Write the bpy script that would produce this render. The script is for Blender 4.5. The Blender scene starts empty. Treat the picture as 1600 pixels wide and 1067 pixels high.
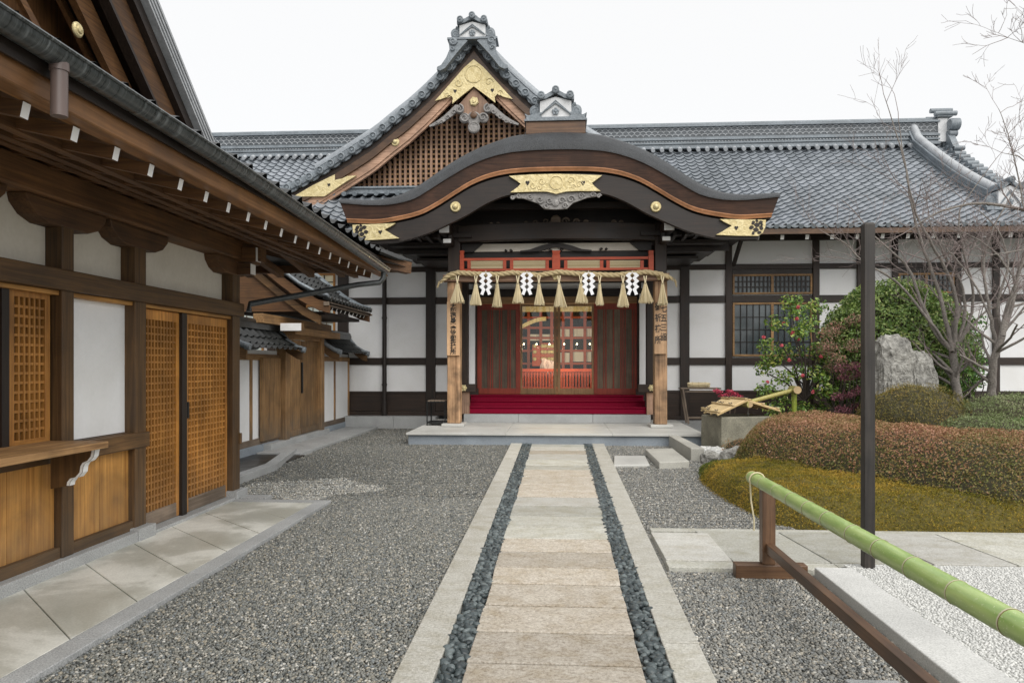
import bpy, bmesh, random
import numpy as np
from math import *
from mathutils import Vector, Matrix
random.seed(11)
rng = np.random.default_rng(11)
S = bpy.context.scene
COL = S.collection
R = radians

# ------------------------------------------------------------------ camera, sky, sun, exposure
FPX, HY, EYE = 1150.0, 570.0, 1.5
YAW = atan(73 / FPX)
sa, ca = sin(YAW), cos(YAW)
cam_d = bpy.data.cameras.new('camera')
cam = bpy.data.objects.new('camera', cam_d)
COL.objects.link(cam)
cam.location = (0, 0, EYE)
cam.rotation_euler = (R(90), 0, YAW)
cam_d.sensor_width = 36
cam_d.lens = 36 * FPX / 1600
cam_d.shift_y = 36.5 / 1600
cam_d.clip_end = 500
S.camera = cam

w = bpy.data.worlds.new('World')
S.world = w
w.use_nodes = True
nt = w.node_tree
bg = nt.nodes['Background']
sky = nt.nodes.new('ShaderNodeTexSky')
sky.sky_type = 'NISHITA'
sky.sun_disc = False
sky.sun_elevation = R(45)
sky.sun_rotation = R(150)
mx = nt.nodes.new('ShaderNodeMix')
mx.data_type = 'RGBA'
mx.inputs['Factor'].default_value = 0.93          # a closed layer of rain cloud over the sky
nt.links.new(sky.outputs[0], mx.inputs['A'])
mx.inputs['B'].default_value = (5.45, 5.42, 5.36, 1)
nt.links.new(mx.outputs['Result'], bg.inputs['Color'])
bg.inputs['Strength'].default_value = 0.1

sd = bpy.data.lights.new('sun', 'SUN')
sun = bpy.data.objects.new('sun', sd)
COL.objects.link(sun)
sd.energy = 1.5
sd.angle = R(60)
sd.color = (1, 0.97, 0.92)
sun.rotation_euler = (R(45), 0, R(30))
S.view_settings.view_transform = 'Standard'
S.view_settings.look = 'None'
S.view_settings.exposure = 0.9
S.view_settings.gamma = 1
S.view_settings.use_curve_mapping = False
S.cycles.max_bounces = 6
S.cycles.diffuse_bounces = 3
S.cycles.glossy_bounces = 3

# ------------------------------------------------------------------ measuring helpers (pixel of the photo + a real distance -> point)
def ray(px, py):
    u = (px - 800) / FPX
    return Vector((-sa + ca * u, ca + sa * u, (HY - py) / FPX))
def P(px, py, Y):
    r = ray(px, py); t = Y / r.y
    return Vector((r.x * t, Y, EYE + r.z * t))
def PX(px, py, X):
    r = ray(px, py); t = X / r.x
    return Vector((X, r.y * t, EYE + r.z * t))
def G(px, py, z=0.0):
    r = ray(px, py); t = (z - EYE) / r.z
    return Vector((r.x * t, r.y * t, z))
def lerp(a, b, t): return a + (b - a) * t
def interp(xs, ys, x): return float(np.interp(x, xs, ys))
def lin(r, g, b):
    f = lambda c: (c / 255 / 12.92) if c / 255 <= 0.04045 else ((c / 255 + 0.055) / 1.055) ** 2.4
    return (f(r), f(g), f(b))

# ------------------------------------------------------------------ mesh builder
WL = {}                                   # world location of every thing
class MB:
    def __init__(s): s.v = []; s.f = []; s.m = []
    def add(s, vs, fs, mi=0):
        o = len(s.v); s.v += [tuple(p) for p in vs]
        s.f += [tuple(i + o for i in f) for f in fs]; s.m += [mi] * len(fs)
    def box(s, x0, x1, y0, y1, z0, z1, mi=0):
        if x0 > x1: x0, x1 = x1, x0
        if y0 > y1: y0, y1 = y1, y0
        if z0 > z1: z0, z1 = z1, z0
        s.add([(x0,y0,z0),(x1,y0,z0),(x1,y1,z0),(x0,y1,z0),(x0,y0,z1),(x1,y0,z1),(x1,y1,z1),(x0,y1,z1)],
              [(3,2,1,0),(4,5,6,7),(0,1,5,4),(1,2,6,5),(2,3,7,6),(3,0,4,7)], mi)
        return s
    def beam(s, p, q, wd, h, mi=0, up=(0,0,1), endmi=None):
        p, q = Vector(p), Vector(q); d = (q - p).normalized()
        r = d.cross(Vector(up)).normalized(); u = r.cross(d)
        r *= wd / 2; u *= h / 2
        vs = [p-r-u, p+r-u, p+r+u, p-r+u, q-r-u, q+r-u, q+r+u, q-r+u]
        s.add(vs, [(0,1,5,4),(1,2,6,5),(2,3,7,6),(3,0,4,7),(3,2,1,0)], mi)
        s.add([vs[4],vs[5],vs[6],vs[7]], [(0,1,2,3)], mi if endmi is None else endmi)
        return s
    def prism(s, poly, axis, a0, a1, mi=0, sidemi=None):
        n = len(poly)
        mk = {'x': lambda a, p: (a, p[0], p[1]), 'y': lambda a, p: (p[0], a, p[1]), 'z': lambda a, p: (p[0], p[1], a)}[axis]
        vs = [mk(a0, p) for p in poly] + [mk(a1, p) for p in poly]
        s.add(vs, [tuple(range(n)), tuple(range(2*n-1, n-1, -1))], mi)
        o = len(s.v) - 2 * n
        for i in range(n):
            j = (i + 1) % n
            s.f.append((o+i, o+n+i, o+n+j, o+j)); s.m.append(mi if sidemi is None else sidemi)
        return s
    def bandprism(s, A, B, axis, a0, a1, mi=0):        # solid band between two open outlines of the same length
        mk = {'x': lambda a, p: (a, p[0], p[1]), 'y': lambda a, p: (p[0], a, p[1]), 'z': lambda a, p: (p[0], p[1], a)}[axis]
        n = len(A)
        vs = [mk(a0,p) for p in A]+[mk(a0,p) for p in B]+[mk(a1,p) for p in A]+[mk(a1,p) for p in B]
        fs = []
        for i in range(n-1):
            fs += [(i,i+1,n+i+1,n+i), (2*n+i,3*n+i,3*n+i+1,2*n+i+1), (i,2*n+i,2*n+i+1,i+1), (n+i,n+i+1,3*n+i+1,3*n+i)]
        fs += [(0,n,3*n,2*n), (n-1,3*n-1,4*n-1,2*n-1)]
        s.add(vs, fs, mi); return s
    def loft(s, rings, closed=True, cap=True, mi=0):
        n = len(rings[0]); o = len(s.v)
        for r in rings: s.v += [tuple(p) for p in r]
        for k in range(len(rings)-1):
            for i in range(n if closed else n-1):
                j = (i+1) % n
                s.f.append((o+k*n+i, o+k*n+j, o+(k+1)*n+j, o+(k+1)*n+i)); s.m.append(mi)
        if cap and closed:
            s.f.append(tuple(o+i for i in range(n-1,-1,-1))); s.m.append(mi)
            e = o+(len(rings)-1)*n
            s.f.append(tuple(e+i for i in range(n))); s.m.append(mi)
        return s
    def tube(s, pts, rad, n=8, mi=0, cap=True):
        pts = [Vector(p) for p in pts]; m = len(pts)
        if not hasattr(rad, '__len__'): rad = [rad]*m
        rings = []; prev = None
        for i in range(m):
            d = (pts[min(i+1,m-1)] - pts[max(i-1,0)])
            d = d.normalized() if d.length > 1e-9 else Vector((0,0,1))
            if prev is None:
                a = Vector((0,0,1)) if abs(d.z) < .9 else Vector((1,0,0))
                r = d.cross(a).normalized()
            else:
                r = (prev - d*prev.dot(d))
                r = r.normalized() if r.length > 1e-6 else d.orthogonal().normalized()
            prev = r; u = d.cross(r)
            rings.append([pts[i] + (r*cos(2*pi*k/n) + u*sin(2*pi*k/n))*rad[i] for k in range(n)])
        return s.loft(rings, True, cap, mi)
    def lathe(s, c, axis, prof, n=16, mi=0):           # prof: (radius, height along axis)
        c = Vector(c); d = Vector(axis).normalized(); r = d.orthogonal().normalized(); u = d.cross(r)
        return s.loft([[c + d*h + (r*cos(2*pi*k/n)+u*sin(2*pi*k/n))*max(rr,1e-4) for k in range(n)] for rr, h in prof], True, True, mi)
    def cyl(s, p, q, r, n=12, mi=0): return s.tube([p, q], r, n, mi)
    def ball(s, c, rx, ry, rz, nu=12, nv=8, mi=0):
        rings = []
        for j in range(nv+1):
            a = -pi/2 + pi*j/nv; k = max(cos(a), .02)
            rings.append([(c[0]+rx*k*cos(2*pi*i/nu), c[1]+ry*k*sin(2*pi*i/nu), c[2]+rz*sin(a)) for i in range(nu)])
        return s.loft(rings, True, True, mi)
    def spiral(s, cx, cz, y, r0, turns=1.3, rt=.02, start=0, sgn=1, n=22, mi=0, back=0):   # scroll in an x-z plane
        pts, rad = [], []
        for i in range(n):
            t = i/(n-1); a = start + sgn*turns*2*pi*t; r = r0*(1-.82*t)
            pts.append((cx+r*cos(a), y, cz+r*sin(a))); rad.append(rt*(1-.45*t))
        s.tube(pts, rad, 6, mi); return s
    def build(s, name, mats, parent=None, smooth=None, bevel=0, origin=None):
        me = bpy.data.meshes.new(name)
        o = bpy.data.objects.new(name, me)
        L = Vector(origin) if origin is not None else Vector((0,0,0))
        if parent is not None: L = WL[parent.name]; o.parent = parent
        elif origin is not None: o.location = L
        me.from_pydata([(v[0]-L.x, v[1]-L.y, v[2]-L.z) for v in s.v], [], s.f)
        if not isinstance(mats, (list, tuple)): mats = [mats]
        for m in mats: me.materials.append(m)
        me.polygons.foreach_set('material_index', s.m)
        bm = bmesh.new(); bm.from_mesh(me); bmesh.ops.recalc_face_normals(bm, faces=bm.faces); bm.to_mesh(me); bm.free()
        if smooth:
            me.polygons.foreach_set('use_smooth', [True]*len(me.polygons))
            me.set_sharp_from_angle(angle=R(smooth))
        me.update()
        COL.objects.link(o)
        WL[o.name] = L
        if bevel:
            b = o.modifiers.new('bevel', 'BEVEL'); b.width = bevel; b.segments = 2; b.limit_method = 'ANGLE'; b.angle_limit = R(50)
        return o
def mesh_np(name, V, Fc, mats, parent=None, origin=None, smooth=False, mi=None):
    L = Vector(origin) if origin is not None else Vector((0,0,0))
    me = bpy.data.meshes.new(name); o = bpy.data.objects.new(name, me)
    if parent is not None: L = WL[parent.name]; o.parent = parent
    elif origin is not None: o.location = L
    V = np.asarray(V, dtype=np.float32) - np.array(L, dtype=np.float32)
    Fc = np.asarray(Fc, dtype=np.int32); k = Fc.shape[1]
    me.vertices.add(len(V)); me.vertices.foreach_set('co', V.ravel())
    me.loops.add(Fc.size); me.loops.foreach_set('vertex_index', Fc.ravel())
    me.polygons.add(len(Fc)); me.polygons.foreach_set('loop_start', np.arange(0, Fc.size, k, dtype=np.int32))
    try: me.polygons.foreach_set('loop_total', np.full(len(Fc), k, dtype=np.int32))
    except Exception: pass
    if not isinstance(mats, (list, tuple)): mats = [mats]
    for m in mats: me.materials.append(m)
    if mi is not None: me.polygons.foreach_set('material_index', np.asarray(mi, dtype=np.int32))
    me.polygons.foreach_set('use_smooth', np.full(len(Fc), bool(smooth)))
    me.update(calc_edges=True); me.validate()
    COL.objects.link(o); WL[o.name] = L
    return o
def thing(name, label, cat, loc, group=None):
    o = bpy.data.objects.new(name, None); COL.objects.link(o)
    o.empty_display_size = .2
    o.location = loc; WL[o.name] = Vector(loc)
    return tag(o, label, cat, group)
def tag(o, label, cat, group=None, kind=None):
    o['label'] = label; o['category'] = cat
    if group: o['group'] = group
    if kind: o['kind'] = kind
    return o
def struct(o, label, cat, kind='structure'):
    o['kind'] = kind; o['label'] = label; o['category'] = cat
    return o

# ------------------------------------------------------------------ materials
def new_mat(name):
    m = bpy.data.materials.new(name); m.use_nodes = True
    return m, m.node_tree.nodes, m.node_tree.links, m.node_tree.nodes['Principled BSDF']
def N(ns, t, **kw):
    n = ns.new(t)
    for k, v in kw.items(): setattr(n, k, v)
    return n
def c4(c): return (c[0], c[1], c[2], 1)
def ramp(ns, stops):
    r = ns.new('ShaderNodeValToRGB'); e = r.color_ramp.elements
    while len(e) < len(stops): e.new(.5)
    for i, (p, c) in enumerate(stops): e[i].position = p; e[i].color = c4(c)
    return r
def coords(ns, ls, scale, rot=(0,0,0)):
    tc = ns.new('ShaderNodeTexCoord'); mp = ns.new('ShaderNodeMapping')
    mp.inputs['Scale'].default_value = scale; mp.inputs['Rotation'].default_value = rot
    ls.new(tc.outputs['Object'], mp.inputs['Vector'])
    return mp
def noise(ns, ls, vec, scale, detail=5, rough=.6, dist=0):
    n = ns.new('ShaderNodeTexNoise'); n.inputs['Scale'].default_value = scale
    n.inputs['Detail'].default_value = detail; n.inputs['Roughness'].default_value = rough; n.inputs['Distortion'].default_value = dist
    ls.new(vec, n.inputs['Vector']); return n
def mixc(ns, ls, fac, a, b, mode='MIX'):
    m = ns.new('ShaderNodeMix'); m.data_type = 'RGBA'; m.blend_type = mode
    for k, v in (('Factor', fac), ('A', a), ('B', b)):
        if isinstance(v, (int, float)): m.inputs[k].default_value = v
        elif isinstance(v, tuple): m.inputs[k].default_value = c4(v)
        else: ls.new(v, m.inputs[k])
    return m.outputs['Result']
def bump(ns, ls, bs, h, strength, dist=.01):
    b = ns.new('ShaderNodeBump'); b.inputs['Strength'].default_value = strength; b.inputs['Distance'].default_value = dist
    ls.new(h, b.inputs['Height']); ls.new(b.outputs[0], bs.inputs['Normal']); return b
def rgh(ns, ls, bs, src, lo, hi):
    m = ns.new('ShaderNodeMapRange'); m.inputs['To Min'].default_value = lo; m.inputs['To Max'].default_value = hi
    ls.new(src, m.inputs['Value']); ls.new(m.outputs[0], bs.inputs['Roughness'])
def wood(name, dark, light, axis='z', rough=.55, grain=1.0, stain=.35, vary=.25, weather=0):
    m, ns, ls, bs = new_mat(name)
    sc = {'x': (1.3, 42, 42), 'y': (42, 1.3, 42), 'z': (42, 42, 1.3)}[axis]
    oi = ns.new('ShaderNodeObjectInfo')
    tc = ns.new('ShaderNodeTexCoord')
    ad = ns.new('ShaderNodeVectorMath'); ad.operation = 'ADD'
    ls.new(tc.outputs['Object'], ad.inputs[0])
    ml = ns.new('ShaderNodeMath'); ml.operation = 'MULTIPLY'; ml.inputs[1].default_value = 37
    ls.new(oi.outputs['Random'], ml.inputs[0]); ls.new(ml.outputs[0], ad.inputs[1])
    mp = ns.new('ShaderNodeMapping'); mp.inputs['Scale'].default_value = sc; ls.new(ad.outputs[0], mp.inputs['Vector'])
    n1 = noise(ns, ls, mp.outputs[0], grain, 6, .65, .6)
    r = ramp(ns, [(.32, dark), (.68, light)]); ls.new(n1.outputs['Fac'], r.inputs[0])
    n2 = noise(ns, ls, ad.outputs[0], 2.3, 4, .6, .3)
    r2 = ramp(ns, [(.35, (1-stain,)*3), (.65, (1.08,)*3)]); ls.new(n2.outputs['Fac'], r2.inputs[0])
    c = mixc(ns, ls, 1.0, r.outputs[0], r2.outputs[0], 'MULTIPLY')
    if weather:                                         # greyed, water-stained foot of the timber
        sx = ns.new('ShaderNodeSeparateXYZ'); ls.new(tc.outputs['Object'], sx.inputs[0])
        n3 = noise(ns, ls, ad.outputs[0], 5, 4, .7, .3)
        a3 = ns.new('ShaderNodeMath'); a3.operation = 'MULTIPLY_ADD'; a3.inputs[1].default_value = -.9; ls.new(n3.outputs['Fac'], a3.inputs[0]); ls.new(sx.outputs['Z'], a3.inputs[2])
        m3 = ns.new('ShaderNodeMapRange'); m3.inputs['From Min'].default_value = -.30; m3.inputs['From Max'].default_value = .22; m3.inputs['To Min'].default_value = weather; m3.inputs['To Max'].default_value = 0
        ls.new(a3.outputs[0], m3.inputs['Value'])
        c = mixc(ns, ls, m3.outputs[0], c, (.11,.095,.075))
    mr = ns.new('ShaderNodeMapRange'); mr.inputs['To Min'].default_value = 1-vary; mr.inputs['To Max'].default_value = 1+vary
    ls.new(oi.outputs['Random'], mr.inputs['Value'])
    hs = ns.new('ShaderNodeHueSaturation'); ls.new(mr.outputs[0], hs.inputs['Value']); ls.new(c, hs.inputs['Color'])
    ls.new(hs.outputs[0], bs.inputs['Base Color'])
    rgh(ns, ls, bs, n2.outputs['Fac'], rough-.12, rough+.18)
    bump(ns, ls, bs, n1.outputs['Fac'], .25, .004)
    return m
def stone(name, stops, scale=60, rough=.6, big=1.5, bigdark=.75, bumps=.3, speck=True, bigstops=None, dist=.004):
    m, ns, ls, bs = new_mat(name)
    mp = coords(ns, ls, (1,1,1))
    n1 = noise(ns, ls, mp.outputs[0], scale, 3, .7)
    r = ramp(ns, stops); ls.new(n1.outputs['Fac'], r.inputs[0])
    n2 = noise(ns, ls, mp.outputs[0], big, 6, .6, .4)
    r2 = ramp(ns, bigstops or [(.3, (bigdark,)*3), (.7, (1.08,)*3)]); ls.new(n2.outputs['Fac'], r2.inputs[0])
    c = mixc(ns, ls, 1.0, r.outputs[0], r2.outputs[0], 'MULTIPLY')
    ls.new(c, bs.inputs['Base Color'])
    rgh(ns, ls, bs, n2.outputs['Fac'], rough-.2, rough+.2)
    bump(ns, ls, bs, n1.outputs['Fac'], bumps, dist)
    return m
def plain(name, col, rough=.6, metallic=0, var=.12, scale=6, bumps=.05, spec=.5):
    m, ns, ls, bs = new_mat(name)
    mp = coords(ns, ls, (1,1,1))
    n1 = noise(ns, ls, mp.outputs[0], scale, 5, .6)
    r = ramp(ns, [(.3, tuple(x*(1-var) for x in col)), (.7, tuple(min(1,x*(1+var)) for x in col))]); ls.new(n1.outputs['Fac'], r.inputs[0])
    ls.new(r.outputs[0], bs.inputs['Base Color'])
    bs.inputs['Roughness'].default_value = rough; bs.inputs['Metallic'].default_value = metallic
    bs.inputs['Specular IOR Level'].default_value = spec
    if bumps: bump(ns, ls, bs, n1.outputs['Fac'], bumps, .01)
    return m
def island(name, stops, rough=.5, trans=0.0, spec=.4, big=None, noisevar=0):     # colour picked per loose piece (leaf, stone, straw)
    m, ns, ls, bs = new_mat(name)
    g = ns.new('ShaderNodeNewGeometry')
    r = ramp(ns, stops)
    src = g.outputs['Random Per Island']
    if big:                                             # patches: shift the pick by a slow noise
        mp = coords(ns, ls, (1,1,1)); n2 = noise(ns, ls, mp.outputs[0], big, 3, .5)
        mm = ns.new('ShaderNodeMix'); mm.inputs['Factor'].default_value = .5
        mr = ns.new('ShaderNodeMapRange'); mr.inputs['From Min'].default_value = .3; mr.inputs['From Max'].default_value = .7
        ls.new(n2.outputs['Fac'], mr.inputs['Value'])
        ls.new(src, mm.inputs['A']); ls.new(mr.outputs[0], mm.inputs['B']); src = mm.outputs['Result']
    ls.new(src, r.inputs[0]); ls.new(r.outputs[0], bs.inputs['Base Color'])
    bs.inputs['Roughness'].default_value = rough; bs.inputs['Specular IOR Level'].default_value = spec
    if trans:
        out = ns['Material Output']; tb = ns.new('ShaderNodeBsdfTranslucent'); ls.new(r.outputs[0], tb.inputs['Color'])
        ms = ns.new('ShaderNodeMixShader'); ms.inputs[0].default_value = trans
        ls.new(bs.outputs[0], ms.inputs[1]); ls.new(tb.outputs[0], ms.inputs[2]); ls.new(ms.outputs[0], out.inputs['Surface'])
    return m
def emit(name, col, strength):
    m, ns, ls, bs = new_mat(name)
    bs.inputs['Base Color'].default_value = c4(col); bs.inputs['Emission Color'].default_value = c4(col); bs.inputs['Emission Strength'].default_value = strength
    return m

M = {}
for ax in 'xyz':
    M['hall_'+ax] = wood('hall_timber_'+ax, (.013,.0072,.0045), (.043,.024,.0145), ax, .5)
    M['office_'+ax] = wood('office_timber_'+ax, (.058,.029,.010), (.175,.093,.033), ax, .55, weather=.25)
    M['honey_'+ax] = wood('honey_board_'+ax, (.34,.145,.030), (.64,.33,.085), ax, .5, .7, weather=.35)
    M['lattice_'+ax] = wood('lattice_wood_'+ax, (.32,.13,.024), (.58,.27,.062), ax, .5, weather=.25)
    M['gate_'+ax] = wood('gate_wood_'+ax, (.17,.088,.034), (.46,.27,.115), ax, .6, weather=.7)
    M['barge_'+ax] = wood('barge_wood_'+ax, (.24,.135,.085), (.52,.33,.225), ax, .6)
    M['soffit_'+ax] = wood('soffit_wood_'+ax, (.062,.027,.009), (.175,.082,.028), ax, .6)
    M['door_frame_'+ax] = wood('door_frame_wood_'+ax, (.26,.14,.055), (.45,.27,.12), ax, .45)
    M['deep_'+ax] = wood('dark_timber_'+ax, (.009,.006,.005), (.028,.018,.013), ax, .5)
    M['grey_'+ax] = wood('weathered_wood_'+ax, (.11,.08,.055), (.24,.185,.14), ax, .65)
    M['verm_'+ax] = wood('vermilion_paint_'+ax, (.42,.055,.018), (.52,.085,.028), ax, .45, .6, .2, .1)
    M['stain_'+ax] = wood('barrier_wood_'+ax, (.075,.036,.017), (.16,.085,.042), ax, .4)
M['pillar'] = wood('weathered_pillar_wood', (.22,.115,.05), (.66,.41,.23), 'z', .6, .55, .65)
M['plaque'] = wood('plaque_wood', (.42,.25,.13), (.62,.40,.23), 'z', .6, .6, .3)
M['plaster'] = stone('white_plaster', [(.3,(.83,.835,.84)),(.7,(.87,.872,.876))], 30, .85, .9, .9, .05, bigstops=[(.3,(.90,.895,.875)),(.55,(1,1,1))])
M['cream'] = stone('cream_plaster', [(.3,(.70,.655,.57)),(.7,(.76,.715,.63))], 30, .85, 1.1, .9, .05, bigstops=[(.3,(.86,.85,.82)),(.6,(1,1,1))])
M['whitepaint'] = plain('white_paint', (.85,.85,.84), .6, 0, .05, 9, .03)
M['tile'] = stone('roof_tile_glaze', [(.3,(.19,.21,.235)), (.7,(.33,.355,.39))], 9, .32, .8, .75, .1)
def tiles_mat(name, stops, cell, rough):
    m, ns, ls, bs = new_mat(name)
    tc = ns.new('ShaderNodeTexCoord'); sn = ns.new('ShaderNodeVectorMath'); sn.operation = 'SNAP'; sn.inputs[1].default_value = cell
    ls.new(tc.outputs['Object'], sn.inputs[0]); wn = ns.new('ShaderNodeTexWhiteNoise'); ls.new(sn.outputs[0], wn.inputs['Vector'])
    n1 = noise(ns, ls, tc.outputs['Object'], 7, 5, .7); n2 = noise(ns, ls, tc.outputs['Object'], .7, 4, .6)
    av = ns.new('ShaderNodeMath'); av.operation = 'MULTIPLY_ADD'; av.inputs[1].default_value = .26; ls.new(wn.outputs['Value'], av.inputs[0])
    hf = ns.new('ShaderNodeMath'); hf.operation = 'MULTIPLY'; hf.inputs[1].default_value = .74; ls.new(n1.outputs['Fac'], hf.inputs[0]); ls.new(hf.outputs[0], av.inputs[2])
    r = ramp(ns, stops); ls.new(av.outputs[0], r.inputs[0])
    r2 = ramp(ns, [(.35,(.82,.83,.82)),(.65,(1.08,1.08,1.08))]); ls.new(n2.outputs['Fac'], r2.inputs[0])
    ls.new(mixc(ns, ls, 1.0, r.outputs[0], r2.outputs[0], 'MULTIPLY'), bs.inputs['Base Color'])
    rgh(ns, ls, bs, n1.outputs['Fac'], rough-.1, rough+.15); bump(ns, ls, bs, n1.outputs['Fac'], .1, .004)
    return m
M['tile'] = tiles_mat('roof_tile_glaze', [(.2,(.17,.19,.21)), (.75,(.36,.385,.42))], (.26,.22,50), .3)
M['tile_mid'] = stone('verge_ridge_tile', [(.3,(.22,.245,.27)), (.7,(.38,.41,.44))], 30, .45, 3, .75, .15)
M['tile_trim'] = stone('ridge_tile_glaze', [(.3,(.13,.155,.175)), (.7,(.29,.325,.355))], 30, .5, 3, .7, .2)
M['tile_light'] = stone('pale_ridge_tile', [(.3,(.36,.38,.40)), (.7,(.52,.54,.56))], 40, .5, 3, .75, .15)
M['tile_dark'] = stone('wet_dark_tile', [(.3,(.012,.014,.014)), (.7,(.036,.038,.037))], 25, .36, 3, .6, .3)
M['ornament_white'] = stone('ornament_stucco', [(.3,(.60,.61,.62)), (.7,(.74,.75,.76))], 30, .7, 4, .8, .1)
M['bark'] = stone('cypress_bark_thatch', [(.36,(.018,.020,.023)), (.64,(.075,.081,.088))], 85, .5, 2.2, .5, .7, dist=.02)
M['gold'] = None
M['carpet'] = plain('crimson_carpet', (.215,.006,.027), .95, 0, .12, 40, .2, .1)
M['granite'] = stone('grey_granite', [(.3,(.19,.195,.195)), (.5,(.38,.39,.39)), (.7,(.53,.535,.53))], 120, .65, 2, .8, .2)
M['granite_blue'] = stone('blue_grey_granite', [(.3,(.17,.20,.235)), (.7,(.37,.415,.46))], 120, .55, 2, .8, .1)
M['pale_stone'] = stone('pale_paving_stone', [(.3,(.46,.46,.43)), (.7,(.64,.635,.60))], 110, .5, 1.3, .8, .1)
M['kerb_stone'] = stone('path_kerb_stone', [(.28,(.27,.265,.235)), (.5,(.47,.46,.41)), (.72,(.62,.61,.56))], 150, .55, 1.1, .72, .25)
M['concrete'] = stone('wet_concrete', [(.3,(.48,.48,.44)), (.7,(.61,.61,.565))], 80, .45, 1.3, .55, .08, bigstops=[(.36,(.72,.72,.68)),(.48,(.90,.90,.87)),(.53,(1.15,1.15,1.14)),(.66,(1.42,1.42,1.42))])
M['basin_stone'] = stone('basin_granite', [(.3,(.17,.16,.115)), (.7,(.40,.38,.295))], 70, .7, 3, .5, .5)
M['black'] = plain('black_paint', (.015,.015,.016), .45)
M['void'] = plain('unlit_inside', (.012,.010,.008), .9)
M['copper'] = stone('aged_gutter_copper', [(.3,(.035,.040,.042)), (.7,(.085,.095,.098))], 30, .35, 6, .5, .2)
def gutter_mat():
    m, ns, ls, bs = new_mat('streaked_gutter_copper')
    mp = coords(ns, ls, (3,45,3)); n1 = noise(ns, ls, mp.outputs[0], 1, 5, .7)
    r = ramp(ns, [(.38,(.022,.027,.028)),(.55,(.06,.068,.07)),(.68,(.15,.165,.17))]); ls.new(n1.outputs['Fac'], r.inputs[0]); ls.new(r.outputs[0], bs.inputs['Base Color'])
    rgh(ns, ls, bs, n1.outputs['Fac'], .15, .45); return m
M['gutter'] = gutter_mat()
M['pipe'] = plain('brown_downpipe', (.13,.095,.085), .4)
M['straw'] = island('rice_straw', [(0,(.52,.42,.24)), (1,(.80,.70,.48))], .75)
M['paper'] = plain('white_paper', (.88,.88,.90), .7, 0, .02, 10, 0)
M['door_red'] = wood('deep_red_paint', (.22,.028,.013), (.32,.05,.022), 'z', .5, .6, .25, .1)
M['carved'] = stone('weathered_grey_carving', [(.3,(.20,.19,.185)), (.7,(.38,.365,.35))], 25, .7, 5, .7, .4)
M['white_kerb'] = stone('pale_granite_kerb', [(.3,(.36,.36,.345)), (.5,(.56,.56,.54)), (.7,(.68,.68,.66))], 110, .65, 2, .82, .25)
M['ink'] = plain('brush_ink', (.03,.024,.02), .7)
M['bamboo'] = None
M['ironwork'] = plain('black_iron', (.02,.022,.022), .4, .5)

def gold_mat():
    m, ns, ls, bs = new_mat('gilt_metal')
    mp = coords(ns, ls, (1,1,1))
    v = ns.new('ShaderNodeTexVoronoi'); v.inputs['Scale'].default_value = 13; ls.new(mp.outputs[0], v.inputs['Vector'])
    n1 = noise(ns, ls, mp.outputs[0], 9, 4, .6, 2.0)
    r = ramp(ns, [(.3,(.52,.42,.20)), (.65,(.74,.64,.38))]); ls.new(n1.outputs['Fac'], r.inputs[0])
    ls.new(r.outputs[0], bs.inputs['Base Color']); bs.inputs['Metallic'].default_value = .45; bs.inputs['Roughness'].default_value = .55
    bump(ns, ls, bs, n1.outputs['Fac'], .5, .03)
    return m
M['gold'] = gold_mat()
def bamboo_mat(name, a, b, specks=(.50,.58,.30)):
    m, ns, ls, bs = new_mat(name)
    mp = coords(ns, ls, (30, 4, 30)); n1 = noise(ns, ls, mp.outputs[0], 1, 5, .6)
    r = ramp(ns, [(.3, a), (.7, b)]); ls.new(n1.outputs['Fac'], r.inputs[0])
    mp2 = coords(ns, ls, (1,1,1)); n2 = noise(ns, ls, mp2.outputs[0], 110, 2, .5)
    r2 = ramp(ns, [(.66,(0,0,0)), (.70,(1,1,1))]); ls.new(n2.outputs['Fac'], r2.inputs[0])
    ls.new(mixc(ns, ls, r2.outputs[0], r.outputs[0], specks), bs.inputs['Base Color'])
    n4 = noise(ns, ls, mp2.outputs[0], 3.5, 4, .6); rgh(ns, ls, bs, n4.outputs['Fac'], .22, .5); bs.inputs['Coat Weight'].default_value = .25
    return m
M['bamboo'] = bamboo_mat('fresh_green_bamboo', (.23,.37,.09), (.44,.56,.20))
M['bamboo_yellow'] = bamboo_mat('yellowed_bamboo', (.30,.28,.08), (.48,.42,.16))
M['bamboo_post'] = bamboo_mat('spout_post_bamboo', (.22,.30,.035), (.36,.42,.07))
M['cutwood'] = plain('cut_bamboo_end', (.55,.40,.22), .7)
# ------------------------------------------------------------------ ground
def gravel_mat(name, stops, scale=62, rough=.55):
    m, ns, ls, bs = new_mat(name)
    mp = coords(ns, ls, (1,1,1))
    v = ns.new('ShaderNodeTexVoronoi'); v.inputs['Scale'].default_value = scale; ls.new(mp.outputs[0], v.inputs['Vector'])
    sp = ns.new('ShaderNodeSeparateColor'); ls.new(v.outputs['Color'], sp.inputs[0])
    r = ramp(ns, stops); ls.new(sp.outputs[0], r.inputs[0])
    n2 = noise(ns, ls, mp.outputs[0], .9, 5, .6); r2 = ramp(ns, [(.35,(.8,.8,.8)), (.65,(1.1,1.1,1.08))]); ls.new(n2.outputs['Fac'], r2.inputs[0])
    ls.new(mixc(ns, ls, 1.0, r.outputs[0], r2.outputs[0], 'MULTIPLY'), bs.inputs['Base Color'])
    bs.inputs['Roughness'].default_value = rough
    iv = ns.new('ShaderNodeMath'); iv.operation = 'SUBTRACT'; iv.inputs[0].default_value = 1; ls.new(v.outputs['Distance'], iv.inputs[1])
    bump(ns, ls, bs, iv.outputs[0], .9, .012)
    return m
GST = [(0,(.08,.084,.082)), (.25,(.175,.175,.162)), (.55,(.27,.26,.23)), (.75,(.205,.22,.225)), (.9,(.345,.31,.25)), (1,(.53,.52,.48))]
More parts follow.
